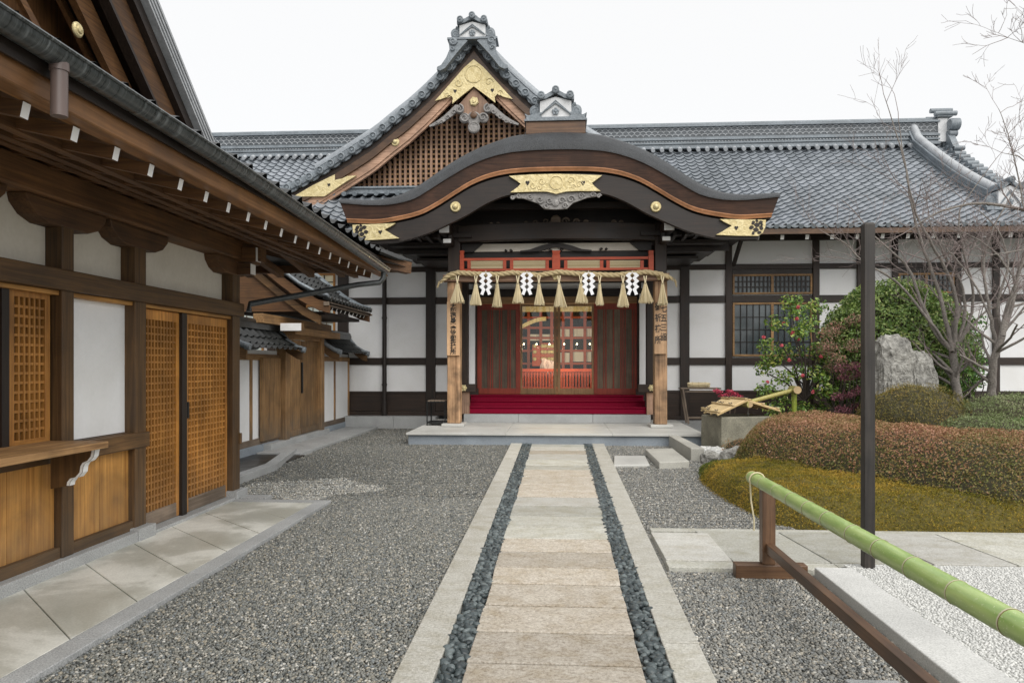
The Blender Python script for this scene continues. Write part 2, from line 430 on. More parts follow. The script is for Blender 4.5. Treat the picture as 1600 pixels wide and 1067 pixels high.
M['gravel_bed'] = gravel_mat('gravel_bed', GST)
sc_col = lambda st, k, p=1.0: [(a, tuple(min(.8, k*x**p) for x in c)) for a, c in st]
M['gravel'] = island('gravel_stones', [(0,(.055,.060,.059)), (.25,(.14,.145,.133)), (.5,(.22,.215,.187)), (.72,(.165,.182,.19)), (.88,(.30,.27,.21)), (1,(.50,.49,.455))], .45)
M['gravel_pale'] = island('paler_gravel_stones', sc_col(GST, 1.06), .5)
M['gravel_dry'] = island('dry_gravel_stones', sc_col(GST, 1.6), .6)
WST = [(0,(.44,.445,.43)), (.5,(.55,.55,.53)), (1,(.66,.66,.635))]
M['white_bed'] = gravel_mat('white_gravel_bed', WST, 85, .7)
M['white_gravel'] = island('white_gravel_stones', WST, .7)
M['black_pebble'] = island('black_pebbles', [(0,(.026,.034,.037)), (.6,(.066,.083,.087)), (1,(.14,.165,.168))], .33)
M['earth'] = plain('garden_earth', (.06,.045,.03), .9, 0, .3, 12, .4)

g = MB(); g.add([(-150,-60,-.012),(150,-60,-.012),(150,200,-.012),(-150,200,-.012)], [(0,1,2,3)])
struct(g.build('ground', M['gravel_bed']), 'grey gravel ground of the forecourt', 'ground')

ICO_V, ICO_F = None, None
def ico(sub):
    bm = bmesh.new(); bmesh.ops.create_icosphere(bm, subdivisions=sub, radius=1)
    bm.verts.index_update()
    v = np.array([p.co[:] for p in bm.verts]); f = np.array([[q.index for q in p.verts] for p in bm.faces]); bm.free(); return v, f
def pebbles(name, pts, size, mat, sub=1, flat=.6, jit=.35, zlift=.2):
    bv, bf = ico(sub); n = len(pts); k = len(bv)
    s = size*(.65+.7*rng.random((n,1)))
    sc = np.concatenate([s*(.8+.5*rng.random((n,1))), s*(.7+.35*rng.random((n,1))), s*flat*(.75+.5*rng.random((n,1)))], 1)
    d = bv[None]*(1+jit*(rng.random((n,k,1))-.5)) * sc[:,None,:]
    th, ph, ps = rng.random(n)*2*pi, (rng.random(n)-.5)*.9, (rng.random(n)-.5)*.9
    c, s_ = np.cos(ph)[:,None], np.sin(ph)[:,None]
    y, z = d[:,:,1]*c-d[:,:,2]*s_, d[:,:,1]*s_+d[:,:,2]*c
    c, s_ = np.cos(ps)[:,None], np.sin(ps)[:,None]
    x, z = d[:,:,0]*c+z*s_, -d[:,:,0]*s_+z*c
    c, s_ = np.cos(th)[:,None], np.sin(th)[:,None]
    x, y = x*c-y*s_, x*s_+y*c
    V = np.stack([x,y,z],2) + pts[:,None,:]
    V[:,:,2] += (s*zlift)
    Fc = (bf[None]+(np.arange(n)*k)[:,None,None]).reshape(-1,3)
    return mesh_np(name, V.reshape(-1,3), Fc, mat, smooth=True)
def jitter_grid(x0,x1,y0,y1,sp,keep=None):
    xs = np.arange(x0,x1,sp); ys = np.arange(y0,y1,sp)
    X,Y = np.meshgrid(xs,ys); X=X.ravel()+(rng.random(X.size)-.5)*sp*.9; Y=Y.ravel()+(rng.random(Y.size)-.5)*sp*.9
    k = np.ones(X.size,bool) if keep is None else keep(X,Y)
    return np.stack([X[k],Y[k],np.zeros(k.sum())],1)
def rake(P_):                                          # shallow raked furrows across the court
    P_[:,2] += .004*np.sin(P_[:,1]*2*pi/.13)*(P_[:,1]>7)
    return P_
pathL = lambda y: -.78-.115*(y-3.43)/10.3
pathR = lambda y: .735+.112*(y-3.43)/10.4
gl = [jitter_grid(-2.75,-.75,2.6,8.2,.0148, lambda x,y:(x>-2.46)&(x<pathL(y)-.0)),
      rake(jitter_grid(-4.15,-.8,8.2,13.7,.021, lambda x,y:(x<pathL(y))&((x>-2.9)|(y<13.6)))),
      rake(jitter_grid(-5.0,-2.9,12.5,17.2,.03)), jitter_grid(-4.1,-2.46,7.85,8.2,.018)]
gl = np.concatenate(gl)
dx_, dy_ = (gl[:,0]+3.15)/.95, (gl[:,1]-8.75)/.75
dry = (dx_**2+dy_**2+.5*np.sin(gl[:,0]*5)*np.sin(gl[:,1]*4+1)+.35*rng.random(len(gl))) < .95
struct(pebbles('gravel', gl[dry], .0095, M['gravel_dry'], 1, .65), 'paler dry patch of gravel beyond the end of the pavement', 'gravel', 'stuff')
gl = gl[~dry]
struct(pebbles('gravel', gl, .0091, M['gravel'], 1, .65), 'loose grey gravel between office and path', 'gravel', 'stuff')
gr = [jitter_grid(.74,1.8,2.6,5.39,.0148, lambda x,y:x>pathR(y)), rake(jitter_grid(.8,2.4,6.78,13.7,.020, lambda x,y:(x>pathR(y))&(x<2.15+.0*y)))]
struct(pebbles('gravel', np.concatenate(gr), .0091, M['gravel_pale'], 1, .65), 'loose grey gravel right of the path', 'gravel', 'stuff')

# stone path
def slab_mat(name, stops, tint):
    m, ns, ls, bs = new_mat(name)
    mp = coords(ns, ls, (1,1,1)); n1 = noise(ns, ls, mp.outputs[0], 60, 5, .8)
    r = ramp(ns, stops); ls.new(n1.outputs['Fac'], r.inputs[0])
    mp2 = coords(ns, ls, (1,1.5,1)); n2 = noise(ns, ls, mp2.outputs[0], 4.5, 7, .75, .3)
    r2 = ramp(ns, [(.3,tint), (.55,(1,1,1)), (.72,(1.12,1.12,1.1))]); ls.new(n2.outputs['Fac'], r2.inputs[0])
    g_ = ns.new('ShaderNodeNewGeometry'); mr = ns.new('ShaderNodeMapRange'); mr.inputs['To Min'].default_value=.78; mr.inputs['To Max'].default_value=1.12
    ls.new(g_.outputs['Random Per Island'], mr.inputs['Value'])
    hs = ns.new('ShaderNodeHueSaturation'); ls.new(mr.outputs[0], hs.inputs['Value'])
    ls.new(mixc(ns, ls, 1.0, r.outputs[0], r2.outputs[0], 'MULTIPLY'), hs.inputs['Color']); ls.new(hs.outputs[0], bs.inputs['Base Color'])
    rgh(ns, ls, bs, n2.outputs['Fac'], .35, .7); bump(ns, ls, bs, n1.outputs['Fac'], .7, .012)
    return m
M['slab_pink'] = slab_mat('pink_beige_slab', [(.35,(.28,.24,.19)), (.5,(.53,.475,.40)), (.65,(.68,.64,.565))], (.74,.67,.55))
M['slab_grey'] = slab_mat('grey_slab', [(.35,(.34,.335,.295)), (.5,(.51,.505,.45)), (.65,(.62,.61,.56))], (.74,.71,.60))
M['slab_pale'] = slab_mat('pale_slab', [(.35,(.44,.43,.39)), (.5,(.60,.59,.545)), (.65,(.70,.69,.65))], (.80,.77,.69))
M['slab_kerb'] = slab_mat('kerb_slab', [(.34,(.36,.345,.30)), (.5,(.54,.525,.47)), (.66,(.66,.645,.595))], (.74,.71,.62))
zy = [139,150,163,178,200,223,240,268,296,322,348,382,422,467,513,565,628,695,780,885,1010,1170,1400]
kinds = [1,2,0,2,1,1,0,0,0,0,2,1,1,1,0,0,0,0,0,0,0,0]
Ys = [1725/(640+z/2.498-570) for z in zy] + [2.2, 1.6, .9, .2, -.6, -1.4]
kinds += [0,1,0,0,1,0]
path = MB()
for i in range(len(Ys)-1):
    y1, y0 = Ys[i]-.010-.0006*Ys[i], Ys[i+1]+.010+.0006*Ys[i]
    xl = lambda y: -.452-.05*(y-3.45)/10; xr = lambda y: .405+.07*(y-3.45)/10
    z = .024+.005*random.random()
    j = [random.uniform(-.008,.008) for _ in range(4)]
    path.add([(xl(y0)+j[0],y0,-.05),(xr(y0)+j[1],y0,-.05),(xr(y1)+j[2],y1,-.05),(xl(y1)+j[3],y1,-.05),(xl(y0)+j[0],y0,z),(xr(y0)+j[1],y0,z),(xr(y1)+j[2],y1,z),(xl(y1)+j[3],y1,z)],
             [(4,5,6,7),(0,1,5,4),(1,2,6,5),(2,3,7,6),(3,0,4,7)], kinds[i])
kl = [-1.5,1.2,3.0,4.55+.35,6.7,9.3,11.6,13.83]; kr = [-1.5,.9,2.7,3.95,5.1+.35,6.9,9.2,11.4,13.86]
for s, ks in ((-1,kl),(1,kr)):
    for i in range(len(ks)-1):
        y0, y1 = ks[i]+.008, ks[i+1]-.008
        if s < 0: a = lambda y: pathL(y); b = lambda y: -.587-.097*(y-3.44)/10.3
        else: a = lambda y: .545+.067*(y-3.51)/10.3; b = lambda y: pathR(y)
        z = .03
        path.add([(a(y0),y0,-.05),(b(y0),y0,-.05),(b(y1),y1,-.05),(a(y1),y1,-.05),(a(y0),y0,z),(b(y0),y0,z),(b(y1),y1,z),(a(y1),y1,z)],
                 [(4,5,6,7),(0,1,5,4),(1,2,6,5),(2,3,7,6),(3,0,4,7)], 3)
struct(path.build('stone_path', [M['slab_pink'],M['slab_grey'],M['slab_pale'],M['slab_kerb']], bevel=.006), 'straight path of pink and grey stone slabs between pale kerb stones', 'path')
pb = []
for layer, zz in ((0,-.012),(1,.008)):
    for s in (-1,1):
        q = jitter_grid(-.16,.16,2.4,13.82,.032)
        wdt = lambda y: .062+.024*(y-3.44)/10.3
        q = q[np.abs(q[:,0]) < wdt(q[:,1])]
        cx = (-.519-.075*(q[:,1]-3.44)/10.3) if s<0 else (.475+.068*(q[:,1]-3.44)/10.3)
        st_ = rng.random(len(q)) < 0; q[st_,0] *= 1.9; q[:,0] += cx; q[:,2] = np.where(st_, .024, zz); pb.append(q)
struct(pebbles('black_pebbles', np.concatenate(pb), .0225, M['black_pebble'], 2, .62, .18, .3), 'black river pebbles filling the two channels along the path', 'pebbles', 'stuff')

# concrete pavement along the office
pv = MB()
js = [-2,-.6,.7,1.9,2.55,3.17,3.80,4.43,5.05,5.67,6.30,6.92,7.72]
for i in range(len(js)-1):                            # slabs laid askew to the wall
    a0, a1 = js[i]+.005, js[i+1]-.005; b0, b1 = min(a0+.87,7.715), min(a1+.87,7.72)
    if i == len(js)-2: b0, b1 = 7.70, 7.72
    if i == 0: b0 = a0
    q = [(-2.622,a0),(-2.622,a1),(-3.56,b1),(-3.56,b0)]
    pv.add([(x,y,-.05) for x,y in q]+[(x,y,.028) for x,y in q],[(0,1,2,3),(7,6,5,4),(0,4,5,1),(1,5,6,2),(2,6,7,3),(3,7,4,0)],0)
for i in range(0,len(js)-1,2):
    pv.box(-2.614,-2.47,js[i]+.002,js[min(i+2,len(js)-1)]-.002,-.05,.032,1)
pv.box(-3.56,-2.47,7.724,7.86,-.05,.032,1)
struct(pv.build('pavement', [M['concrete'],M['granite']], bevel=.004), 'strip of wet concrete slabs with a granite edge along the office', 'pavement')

# cross path of large slabs on the right, its edging, the granite kerb and the white gravel bed
cp = MB()
xs = [.80,1.30,2.02,2.75,3.35,4.2,5.1,6.2,7.5,9]
for i in range(len(xs)-1):
    sl = .10
    y0, y1 = 5.60, 6.60
    if i == 0: y1 = 6.50
    x0,x1 = xs[i]+.006, xs[i+1]-.006
    zt = .035+.006*random.random()
    cp.add([(x0,y0,-.05),(x1,y0,-.05),(x1-sl*(i>0),y1,-.05),(x0-sl*(i>0),y1,-.05),(x0,y0,zt),(x1,y0,zt),(x1-sl*(i>0),y1,zt),(x0-sl*(i>0),y1,zt)],
           [(4,5,6,7),(0,1,5,4),(1,2,6,5),(2,3,7,6),(3,0,4,7)], [0,1,1,0,1,1,0,1,1][i])
cp.box(.80,2.03,5.42,5.594,-.05,.03,1); cp.box(2.036,9,5.50,5.594,-.05,.03,1); cp.box(.82,9,6.606,6.72,-.05,.03,1)
struct(cp.build('paved_crosspath', [M['slab_pale'],M['slab_grey'],M['slab_pink']], bevel=.005), 'cross path of large wet stone slabs in front of the moss', 'path')
kb = MB()
for a,b in ((.2,1.7),(1.704,3.3),(3.304,5.32)):
    kb.box(1.80,2.06,a,b,-.05,.075)
struct(kb.build('granite_kerb', M['white_kerb'], bevel=.008), 'raised granite kerb edging the white gravel', 'kerb')
wb = MB(); wb.add([(2.06,-1,.05),(9,-1,.05),(9,5.5,.05),(2.06,5.5,.05)], [(0,1,2,3)])
struct(wb.build('white_gravel_bed', M['white_bed']), 'bed of fine white gravel behind the granite kerb', 'gravel bed')
q = jitter_grid(2.07,4.6,2.2,5.49,.0155, lambda x,y:x<.62*y+.5+.6); q[:,2] = .05
struct(pebbles('white_gravel', q, .0082, M['white_gravel'], 1, .65), 'loose white gravel beside the bamboo barrier', 'gravel', 'stuff')

# stone platform in front of the porch, its step and the plinth under the hall
pf = MB()
pf.box(-2.86,2.70,13.86,17.3,-.05,.17,0)
for i,(a,b) in enumerate(((-2.89,-1.0),(-.996,1.0),(1.004,2.73))):
    pf.box(a,b,13.80,14.3,.172,.215,1)
    pf.box(a,b,14.304,15.3,.172,.213,1)
    pf.box(a,b,15.304,17.4,.172,.215,1)
struct(pf.build('stone_platform', [M['granite_blue'],M['pale_stone']], bevel=.006), 'low stone platform in front of the red steps', 'platform')
pl = MB()
for a,b in ((-14,-8),(-7.996,-5.1),(-5.096,-3.9),(-3.896,-2.895)): pl.box(a,b,17.15,17.62,-.05,.28,0)
for a,b in ((2.735,5.0),(5.004,8),(8.004,15.1)): pl.box(a,b,16.9,17.62,-.05,.20,0)
struct(pl.build('stone_plinth', [M['granite']], bevel=.01), 'granite plinth under the walls of the hall', 'plinth')
st = MB()
for a,b in ((-2.12,-.9),(-.896,.75),(.754,2.02)): st.box(a,b,16.35,17.5,.216,.40)
struct(st.build('stone_step', M['granite'], bevel=.008), 'grey granite step under the crimson steps', 'step')
# ground and stone apron before the gate
ap = MB(); ap.box(-5.0,-4.25,11.9,17.1,-.05,.045,0)
ap.box(-4.16,-4.0,8.0,10.2,-.05,.10,1); ap.beam((-4.08,10.2,.02),(-4.5,12.2,.02),.16,.15,1)
ap.box(-6.5,-4.17,8.05,11.89,-.05,.02,2)
struct(ap.build('gate_apron', [M['granite'],M['granite'],M['tile_dark']], bevel=.006), 'stone apron in front of the gate', 'apron')
# ------------------------------------------------------------------ roof tiling
def tile_sheet(name, curve, a0, a1, axis, mat, parent, pitch=.26, course=.258, amp=.034, lip=.042, flip=False, clip=None, smooth=40):
    """curve: list of (h, z) from eave to ridge; axis 'x' -> runs along x with h=y, 'y' -> runs along y with h=x"""
    pts = np.array(curve, float); seg = np.hypot(*np.diff(pts, axis=0).T); L = np.concatenate([[0], np.cumsum(seg)])
    tot = L[-1]; nc = max(2, int(round(tot/course))); ns_ = 8
    nt_ = int(round((a1-a0)/pitch)); A_ = np.linspace(a0, a1, nt_*ns_+1)
    ph = (np.arange(nt_*ns_+1) % ns_)/ns_
    prof = np.where(ph < .68, -np.sin(ph/.68*pi)*.75, np.sin((ph-.68)/.32*pi)*1.1)*amp
    ss, ll = [], []
    for k in range(nc):
        ss += [max(0,k*tot/nc-.032), (k+1)*tot/nc-.006]; ll += [lip, 0]
    ss, ll = np.array(ss), np.array(ll)
    h = np.interp(ss, L, pts[:,0]); z = np.interp(ss, L, pts[:,1])
    dh = np.interp(np.minimum(ss+.05,tot), L, pts[:,0])-np.interp(np.maximum(ss-.05,0), L, pts[:,0])
    dz = np.interp(np.minimum(ss+.05,tot), L, pts[:,1])-np.interp(np.maximum(ss-.05,0), L, pts[:,1])
    ln = np.hypot(dh,dz); nh, nz = -dz/ln, dh/ln
    sg = np.sign(nz); nh, nz = nh*sg, nz*sg
    off = ll[:,None]+prof[None,:]
    HH = h[:,None]+nh[:,None]*off; ZZ = z[:,None]+nz[:,None]*off; AA = np.repeat(A_[None], len(ss), 0)
    V = np.stack([AA,HH,ZZ],2) if axis == 'x' else np.stack([HH,AA,ZZ],2)
    n = len(A_); I = (np.arange(len(ss)-1)[:,None]*n+np.arange(n-1)[None]).ravel()
    Fc = np.stack([I,I+1,I+n+1,I+n],1)
    if (axis == 'x') == (pts[-1,0] < pts[0,0]): Fc = Fc[:,::-1]
    o = mesh_np(name, V.reshape(-1,3), Fc, mat, parent=parent, smooth=True)
    o.data.set_sharp_from_angle(angle=R(smooth))
    return o

# ------------------------------------------------------------------ main hall
WY = 17.6
hall = thing('main_hall', 'long white plastered shrine hall with dark timbers, grey tiled roof and arched entrance porch', 'hall', (0, WY, 0))
zW = {'skirt': .85, 'b1': (1.50, 1.67), 'b2': (2.96, 3.125), 'b3': (3.735, 3.86)}
XD0, XD1 = -2.02, 1.90             # entrance opening
wl = MB()
wl.box(-14, XD0, WY, WY+.15, .28, 4.75); wl.box(XD1, 15.0, WY, WY+.15, .2, 4.75); wl.box(XD0, XD1, WY, WY+.15, 3.2, 4.75)
wl.build('wall', M['plaster'], hall)
sk = MB()
for a, b, z0 in ((-14, -2.2, .28), (2.1, 15.0, .2)):
    sk.box(a, b, WY-.03, WY-.002, z0+.10, .835)
    sk.box(a, b, WY-.07, WY-.002, z0, z0+.098)
sk.build('skirting_board', M['hall_x'], hall, bevel=.006)
for nm, (z0, z1), pr in (('beam', zW['b1'], .045), ('beam', zW['b2'], .045), ('beam', zW['b3'], .05)):
    for a, b in ((-14, -2.22), (2.10, 15.0)):
        MB().box(a, b, WY-pr, WY-.002, z0, z1).build(nm, M['hall_x'], hall, bevel=.008)
MB().box(-14, 15.0, WY-.10, WY-.002, 4.40, 4.62).build('wall_plate', M['hall_x'], hall, bevel=.01)
MB().box(2.10, 15.0, WY-.04, WY-.002, .835, .90).build('beam', M['hall_x'], hall, bevel=.006)
MB().box(-14, -2.22, WY-.04, WY-.002, .80, .86).build('beam', M['hall_x'], hall, bevel=.006)
for x0, x1 in ((-12,-11.8),(-9.1,-8.9),(-7.1,-6.9),(-5.35,-5.09),(-3.192,-2.958),(2.851,3.07),(3.907,4.055),(5.905,6.055),(6.91,7.055),(7.706,7.83),(9.10,9.24),(9.945,10.09),(11.3,11.5),(13.0,13.15),(14.85,15.0)):
    MB().box(x0, x1, WY-.075, WY-.002, .2, 4.40).build('post', M['hall_z'], hall, bevel=.01)
# rain pipe on the left
dp = MB(); dp.cyl((-4.18, WY-.14, .28), (-4.18, WY-.14, 4.2), .055, 12)
for z in (1.0, 2.6, 3.7): dp.cyl((-4.18, WY-.14, z), (-4.18, WY-.14, z+.05), .066, 12)
dp.cyl((-4.18, WY-.14, .28), (-4.18, WY-.14, .62), .07, 12)
dp.build('downpipe', M['deep_z'], hall, smooth=40)
# windows
gm, ns, ls, bs = new_mat('window_glass')
mp = coords(ns, ls, (1,1,1)); n1 = noise(ns, ls, mp.outputs[0], 1.2, 2, .5)
r_ = ramp(ns, [(.35,(.05,.062,.07)), (.65,(.15,.175,.185))]); ls.new(n1.outputs['Fac'], r_.inputs[0]); ls.new(r_.outputs[0], bs.inputs['Base Color'])
bs.inputs['Roughness'].default_value = .12; bs.inputs['Specular IOR Level'].default_value = .7
M['glass_dark'] = gm
def window(x0, x1, z0, z1, cols, rows, fm, bm_, sashes=2, pane=None, bar=.014):
    f = MB(); y = WY-.04
    fw = .045
    f.box(x0, x1, y-.02, WY-.003, z1-fw, z1); f.box(x0, x1, y-.02, WY-.003, z0, z0+fw)
    f.box(x0, x0+fw, y-.018, WY-.003, z0+fw, z1-fw); f.box(x1-fw, x1, y-.018, WY-.003, z0+fw, z1-fw)
    for k in range(1, sashes):
        xm = lerp(x0, x1, k/sashes); f.box(xm-.03, xm+.03, y-.016, WY-.003, z0+fw, z1-fw)
    o = f.build('window', fm, hall, bevel=.004)
    b = MB()
    for i in range(1, cols):
        xm = lerp(x0+fw, x1-fw, i/cols); b.box(xm-bar/2, xm+bar/2, y-.006, WY-.010, z0+fw, z1-fw)
    for i in range(1, rows):
        zm = lerp(z0+fw, z1-fw, i/rows); b.box(x0+fw, x1-fw, y-.002, WY-.012, zm-bar/2, zm+bar/2)
    b.build('lattice', bm_, o)
    MB().box(x0+fw, x1-fw, WY-.018, WY-.004, z0+fw, z1-fw).build('pane', pane or M['glass_dark'], o)
for x0, x1 in ((4.07, 5.895), (7.84, 9.09)):
    window(x0, x1, 1.70, 2.955, 12, 4, M['gate_x'], M['deep_x'])
    window(x0, x1, 3.15, 3.62, 18 if x0 < 5 else 12, 3, M['gate_x'], M['deep_x'], bar=.03)
    MB().box(x0, x1, WY-.03, WY-.003, 3.625, 3.73).build('beam', M['deep_x'], hall)
M['shoji'] = plain('pale_green_pane', (.62,.68,.64), .5, 0, .06, 1.5, 0)
M['shoji_warm'] = plain('cream_pane', (.80,.72,.50), .5, 0, .06, 1.5, 0)
window(-8.8, -7.2, 1.70, 2.955, 8, 3, M['lattice_x'], M['grey_x'], pane=M['shoji'])
window(-6.85, -5.42, 1.70, 2.955, 8, 3, M['lattice_x'], M['grey_x'], pane=M['shoji'])
window(-6.85, -5.42, 3.13, 3.72, 6, 3, M['lattice_x'], M['deep_x'], pane=M['shoji_warm'], bar=.02)

# main roof: eave, rafters, tiles, ridge
EY, EZ, RY, RZ = 16.2, 4.47, 22.0, 7.83
rc = []
for i in range(15):
    t = i/14; rc.append((lerp(EY,RY,t), lerp(EZ,RZ,t) - .30*sin(pi*t)*(1-.25*t)))
roof = tile_sheet('roof', rc, -14, 10.1, 'x', M['tile'], hall)
tile_sheet('roof', [p for p in rc if p[0] > 17.7], 10.1, 11.15, 'x', M['tile'], hall)
tile_sheet('roof', [(p[0], p[1]) for p in rc if p[0] < 18.2], 10.1, 15.5, 'x', M['tile'], hall)
tile_sheet('roof', [(15.5,4.47),(14.3,4.85),(13.3,5.25)], 18.5, 26.8, 'y', M['tile'], hall)
tile_sheet('roof', [(13.3,5.25),(11.1,6.3)], 20.7, 26.8, 'y', M['tile'], hall)
tile_sheet('roof', [(2*RY-p[0], p[1]) for p in rc], -14, 11.15, 'x', M['tile'], hall, pitch=.4, course=.5)
e = MB()
for i in range(int(29.5/.26)):                       # round eave tiles
    x = -14+.26*i+.22
    e.cyl((x, EY-.035, EZ+.005), (x, EY+.2, EZ+.10), .052, 10)
for i in range(int(29.5/.26)):
    x = -14+.26*i+.09
    e.prism([(x-.1,EZ+.03),(x-.05,EZ-.015),(x,EZ-.028),(x+.05,EZ-.015),(x+.1,EZ+.03)], 'y', EY-.03, EY-.012)
e.build('eave_tiles', M['tile_trim'], hall, smooth=40)
MB().box(-14, 15.5, EY, EY+.05, EZ-.15, EZ-.035).build('fascia_board', M['stain_x'], hall)
ev = MB(); ev.add([(-14,EY+.06,EZ-.10),(15.5,EY+.06,EZ-.10),(15.5,WY+.1,4.80),(-14,WY+.1,4.80),(-14,EY+.06,EZ-.07),(15.5,EY+.06,EZ-.07),(15.5,WY+.1,4.83),(-14,WY+.1,4.83)],
    [(0,1,2,3),(4,5,6,7),(0,1,5,4),(2,3,7,6),(0,3,7,4),(1,2,6,5)]); ev.build('soffit', M['hall_y'], hall)
xr = -13.7
first = None
while xr < 15.2:
    if not (-4.6 < xr < 4.2):
        if first is None:
            b = MB(); b.beam((xr,WY,4.665),(xr,EY+.14,EZ-.20),.075,.10,0,endmi=1); first = b.build('rafter', [M['hall_y'],M['whitepaint']], hall)
        else:
            c = first.copy(); COL.objects.link(c); c.parent = hall; c.location = (xr+13.7,0,0); WL[c.name] = WL[hall.name]
    xr += .53
M['ridge_dark'] = stone('deep_ridge_tile', [(.3,(.05,.06,.07)), (.7,(.12,.135,.15))], 30, .5, 3, .7, .2)  # darker tone for the band behind the wave pattern
def ridge(name, p, q, h, wdt, parent, mat, trim, discs=True):
    """stacked ridge of flat tiles with a wave-patterned course and a round cap"""
    p, q = Vector(p), Vector(q); L = (q-p).length; d = (q-p)/L
    o = MB()
    def lay(z0, z1, w): o.beam(p+Vector((0,0,(z0+z1)/2)), q+Vector((0,0,(z0+z1)/2)), w, z1-z0, 0)
    lay(0, h*.10, wdt*1.25); lay(h*.10, h*.17, wdt); lay(h*.17, h*.22, wdt*1.2); lay(h*.22, h*.31, wdt*.96); lay(h*.31,h*.37, wdt*1.22)
    lay(h*.37, h*.42, wdt*1.05); o.beam(p+Vector((0,0,h*.61)), q+Vector((0,0,h*.61)), wdt*.8, h*.38, 1); lay(h*.80, h*.86, wdt*1.18); lay(h*.86, h*.91, wdt*.95)
    z = Vector((0,0,h*.93)); o.tube([p+z, q+z], h*.10, 12)
    r = o.build(name, [mat, M['ridge_dark']], parent, smooth=30)
    if discs:
        s = MB(); side = d.cross(Vector((0,0,1))); n = int(L/.17); rr = .088
        for k in range(n):
            for row, zz in ((0,.49),(1,.61),(2,.73)):
                c = p+d*(.17*(k+.5*(row%2)+.4))+Vector((0,0,h*zz))+side*(wdt*.4+.005)
                pts = [c+d*(rr*cos(a))+Vector((0,0,rr*.75*sin(a)-.02)) for a in [pi*j/6 for j in range(7)]]
                s.tube(pts, .014, 4)
        for k in range(int(L/.26)):
            c = p+d*(.26*k+.1)+side*(wdt*.62)
            s.cyl(c+Vector((0,0,-.01)), c+side*.14+Vector((0,0,-.09)), .058, 10)
        for k in range(int(L/.09)):
            c = p+d*(.09*k+.04)+side*(wdt*.48)+Vector((0,0,h*.265)); s.box(c.x-.018,c.x+.018,c.y-.02,c.y+.01,c.z-.014,c.z+.014)
        s.build('ridge_pattern', trim, r)
    return r
ridge('ridge', (-14,RY,RZ-.02), (10.88,RY,RZ-.02), .80, .40, hall, M['tile_trim'], M['tile_light'])
def onigawara(parent, cx, y, z0, wid, hb, name, sc=1.0, feet=True):
    """ridge-end ornament facing -y: stuccoed gable box with a crest, three round caps, scrolls and wave feet"""
    b = MB(); w2 = wid/2
    b.prism([(cx-w2,z0),(cx+w2,z0),(cx+w2,z0+hb*.8),(cx,z0+hb*1.02),(cx-w2,z0+hb*.8)], 'y', y, y+.45*sc, 0)
    t = MB(); yy = y-.03*sc
    # chevron mouldings on the face
    for k, off in ((0,.0),(1,.055*sc)):
        t.tube([(cx-w2*.98, yy, z0+.06*sc+off*0), (cx, yy, z0+hb*.82-off), (cx+w2*.98, yy, z0+.06*sc)][::1], .016*sc, 6)
    # crest
    for a in range(5):
        t.lathe((cx+.055*sc*cos(pi/2+a*2*pi/5), yy+.01, z0+hb*.28+.055*sc*sin(pi/2+a*2*pi/5)), (0,-1,0), [(.035*sc,0),(.035*sc,.02*sc),(.015*sc,.03*sc)], 8)
    t.lathe((cx, yy+.01, z0+hb*.28), (0,-1,0), [(.03*sc,0),(.03*sc,.035*sc),(.01*sc,.045*sc)], 8)
    # top: curved tile row and three round caps
    zt = z0+hb*.8
    top = [(cx-w2*1.18,zt+.02*sc),(cx-w2*.6,zt+.05*sc),(cx,zt+.24*hb+.06*sc),(cx+w2*.6,zt+.05*sc),(cx+w2*1.18,zt+.02*sc)]
    tp2 = [(a,b_+.10*sc) for a,b_ in top]
    t.bandprism(top, tp2, 'y', y-.06*sc, y+.5*sc)
    for a, zz in ((cx-w2*.92,zt+.12*sc),(cx,zt+.30*hb+.10*sc),(cx+w2*.92,zt+.12*sc)):
        t.lathe((a, y+.4*sc, zz), (0,-1,0), [(.085*sc,0),(.085*sc,.52*sc),(.06*sc,.53*sc),(.055*sc,.515*sc),(.03*sc,.52*sc),(.02*sc,.54*sc)], 14)
    for s in (-1,1):
        xs_ = cx+s*(w2+.11*sc)
        t.spiral(xs_, z0+hb*.42, y+.12*sc, .15*sc, 1.25, .045*sc, pi/2 if s>0 else pi/2, -s if False else s)
        t.lathe((xs_, y+.3*sc, z0+hb*.42), (0,-1,0), [(.14*sc,0),(.14*sc,.18*sc),(.08*sc,.2*sc)], 14)
        if feet:
            t.prism([(cx+s*w2*.9,z0),(cx+s*(w2+.3*sc),z0),(cx+s*(w2+.36*sc),z0+.10*sc),(cx+s*(w2+.33*sc),z0+.08*sc),(cx+s*(w2+.27*sc),z0+.05*sc),(cx+s*w2*.9,z0+.12*sc)], 'y', y-.02, y+.3*sc)
    t.box(cx-w2-.32*sc, cx+w2+.32*sc, y-.04, y+.5*sc, z0-.05*sc, z0, 0)
    t.m = [1]*len(t.f); b.add(t.v, t.f, 1)
    return b.build(name, [M['ornament_white'], M['tile_trim']], parent, smooth=40)
# right end of the ridge: descending ridge on the slope and ornaments
dr = MB(); xk = 10.2
for w_, za, zb in ((.36,0,.09),(.27,.09,.15),(.34,.15,.19),(.26,.19,.31),(.33,.31,.35)):
    A_ = [(p[0], p[1]+za) for p in rc if p[0] > 17.6]; B_ = [(p[0], p[1]+zb) for p in rc if p[0] > 17.6]
    A_[-1] = (A_[-1][0], A_[-1][1]+.25); B_[-1] = (B_[-1][0], B_[-1][1]+.25)
    dr.bandprism(A_, B_, 'x', xk-w_/2, xk+w_/2)
drr = dr.build('descending_ridge', M['tile_trim'], hall)
cp_ = MB(); cp_.tube([(xk, p[0], p[1]+.39+(.25 if i==len(rc)-1 else 0)) for i,p in enumerate(rc) if p[0]>17.5], .105, 12)
cp_.build('ridge_cap', M['tile_light'], drr, smooth=50)
onigawara(hall, xk, 17.35, 5.05, .5, .5, 'ridge_end_ornament', .85)
vt = MB()
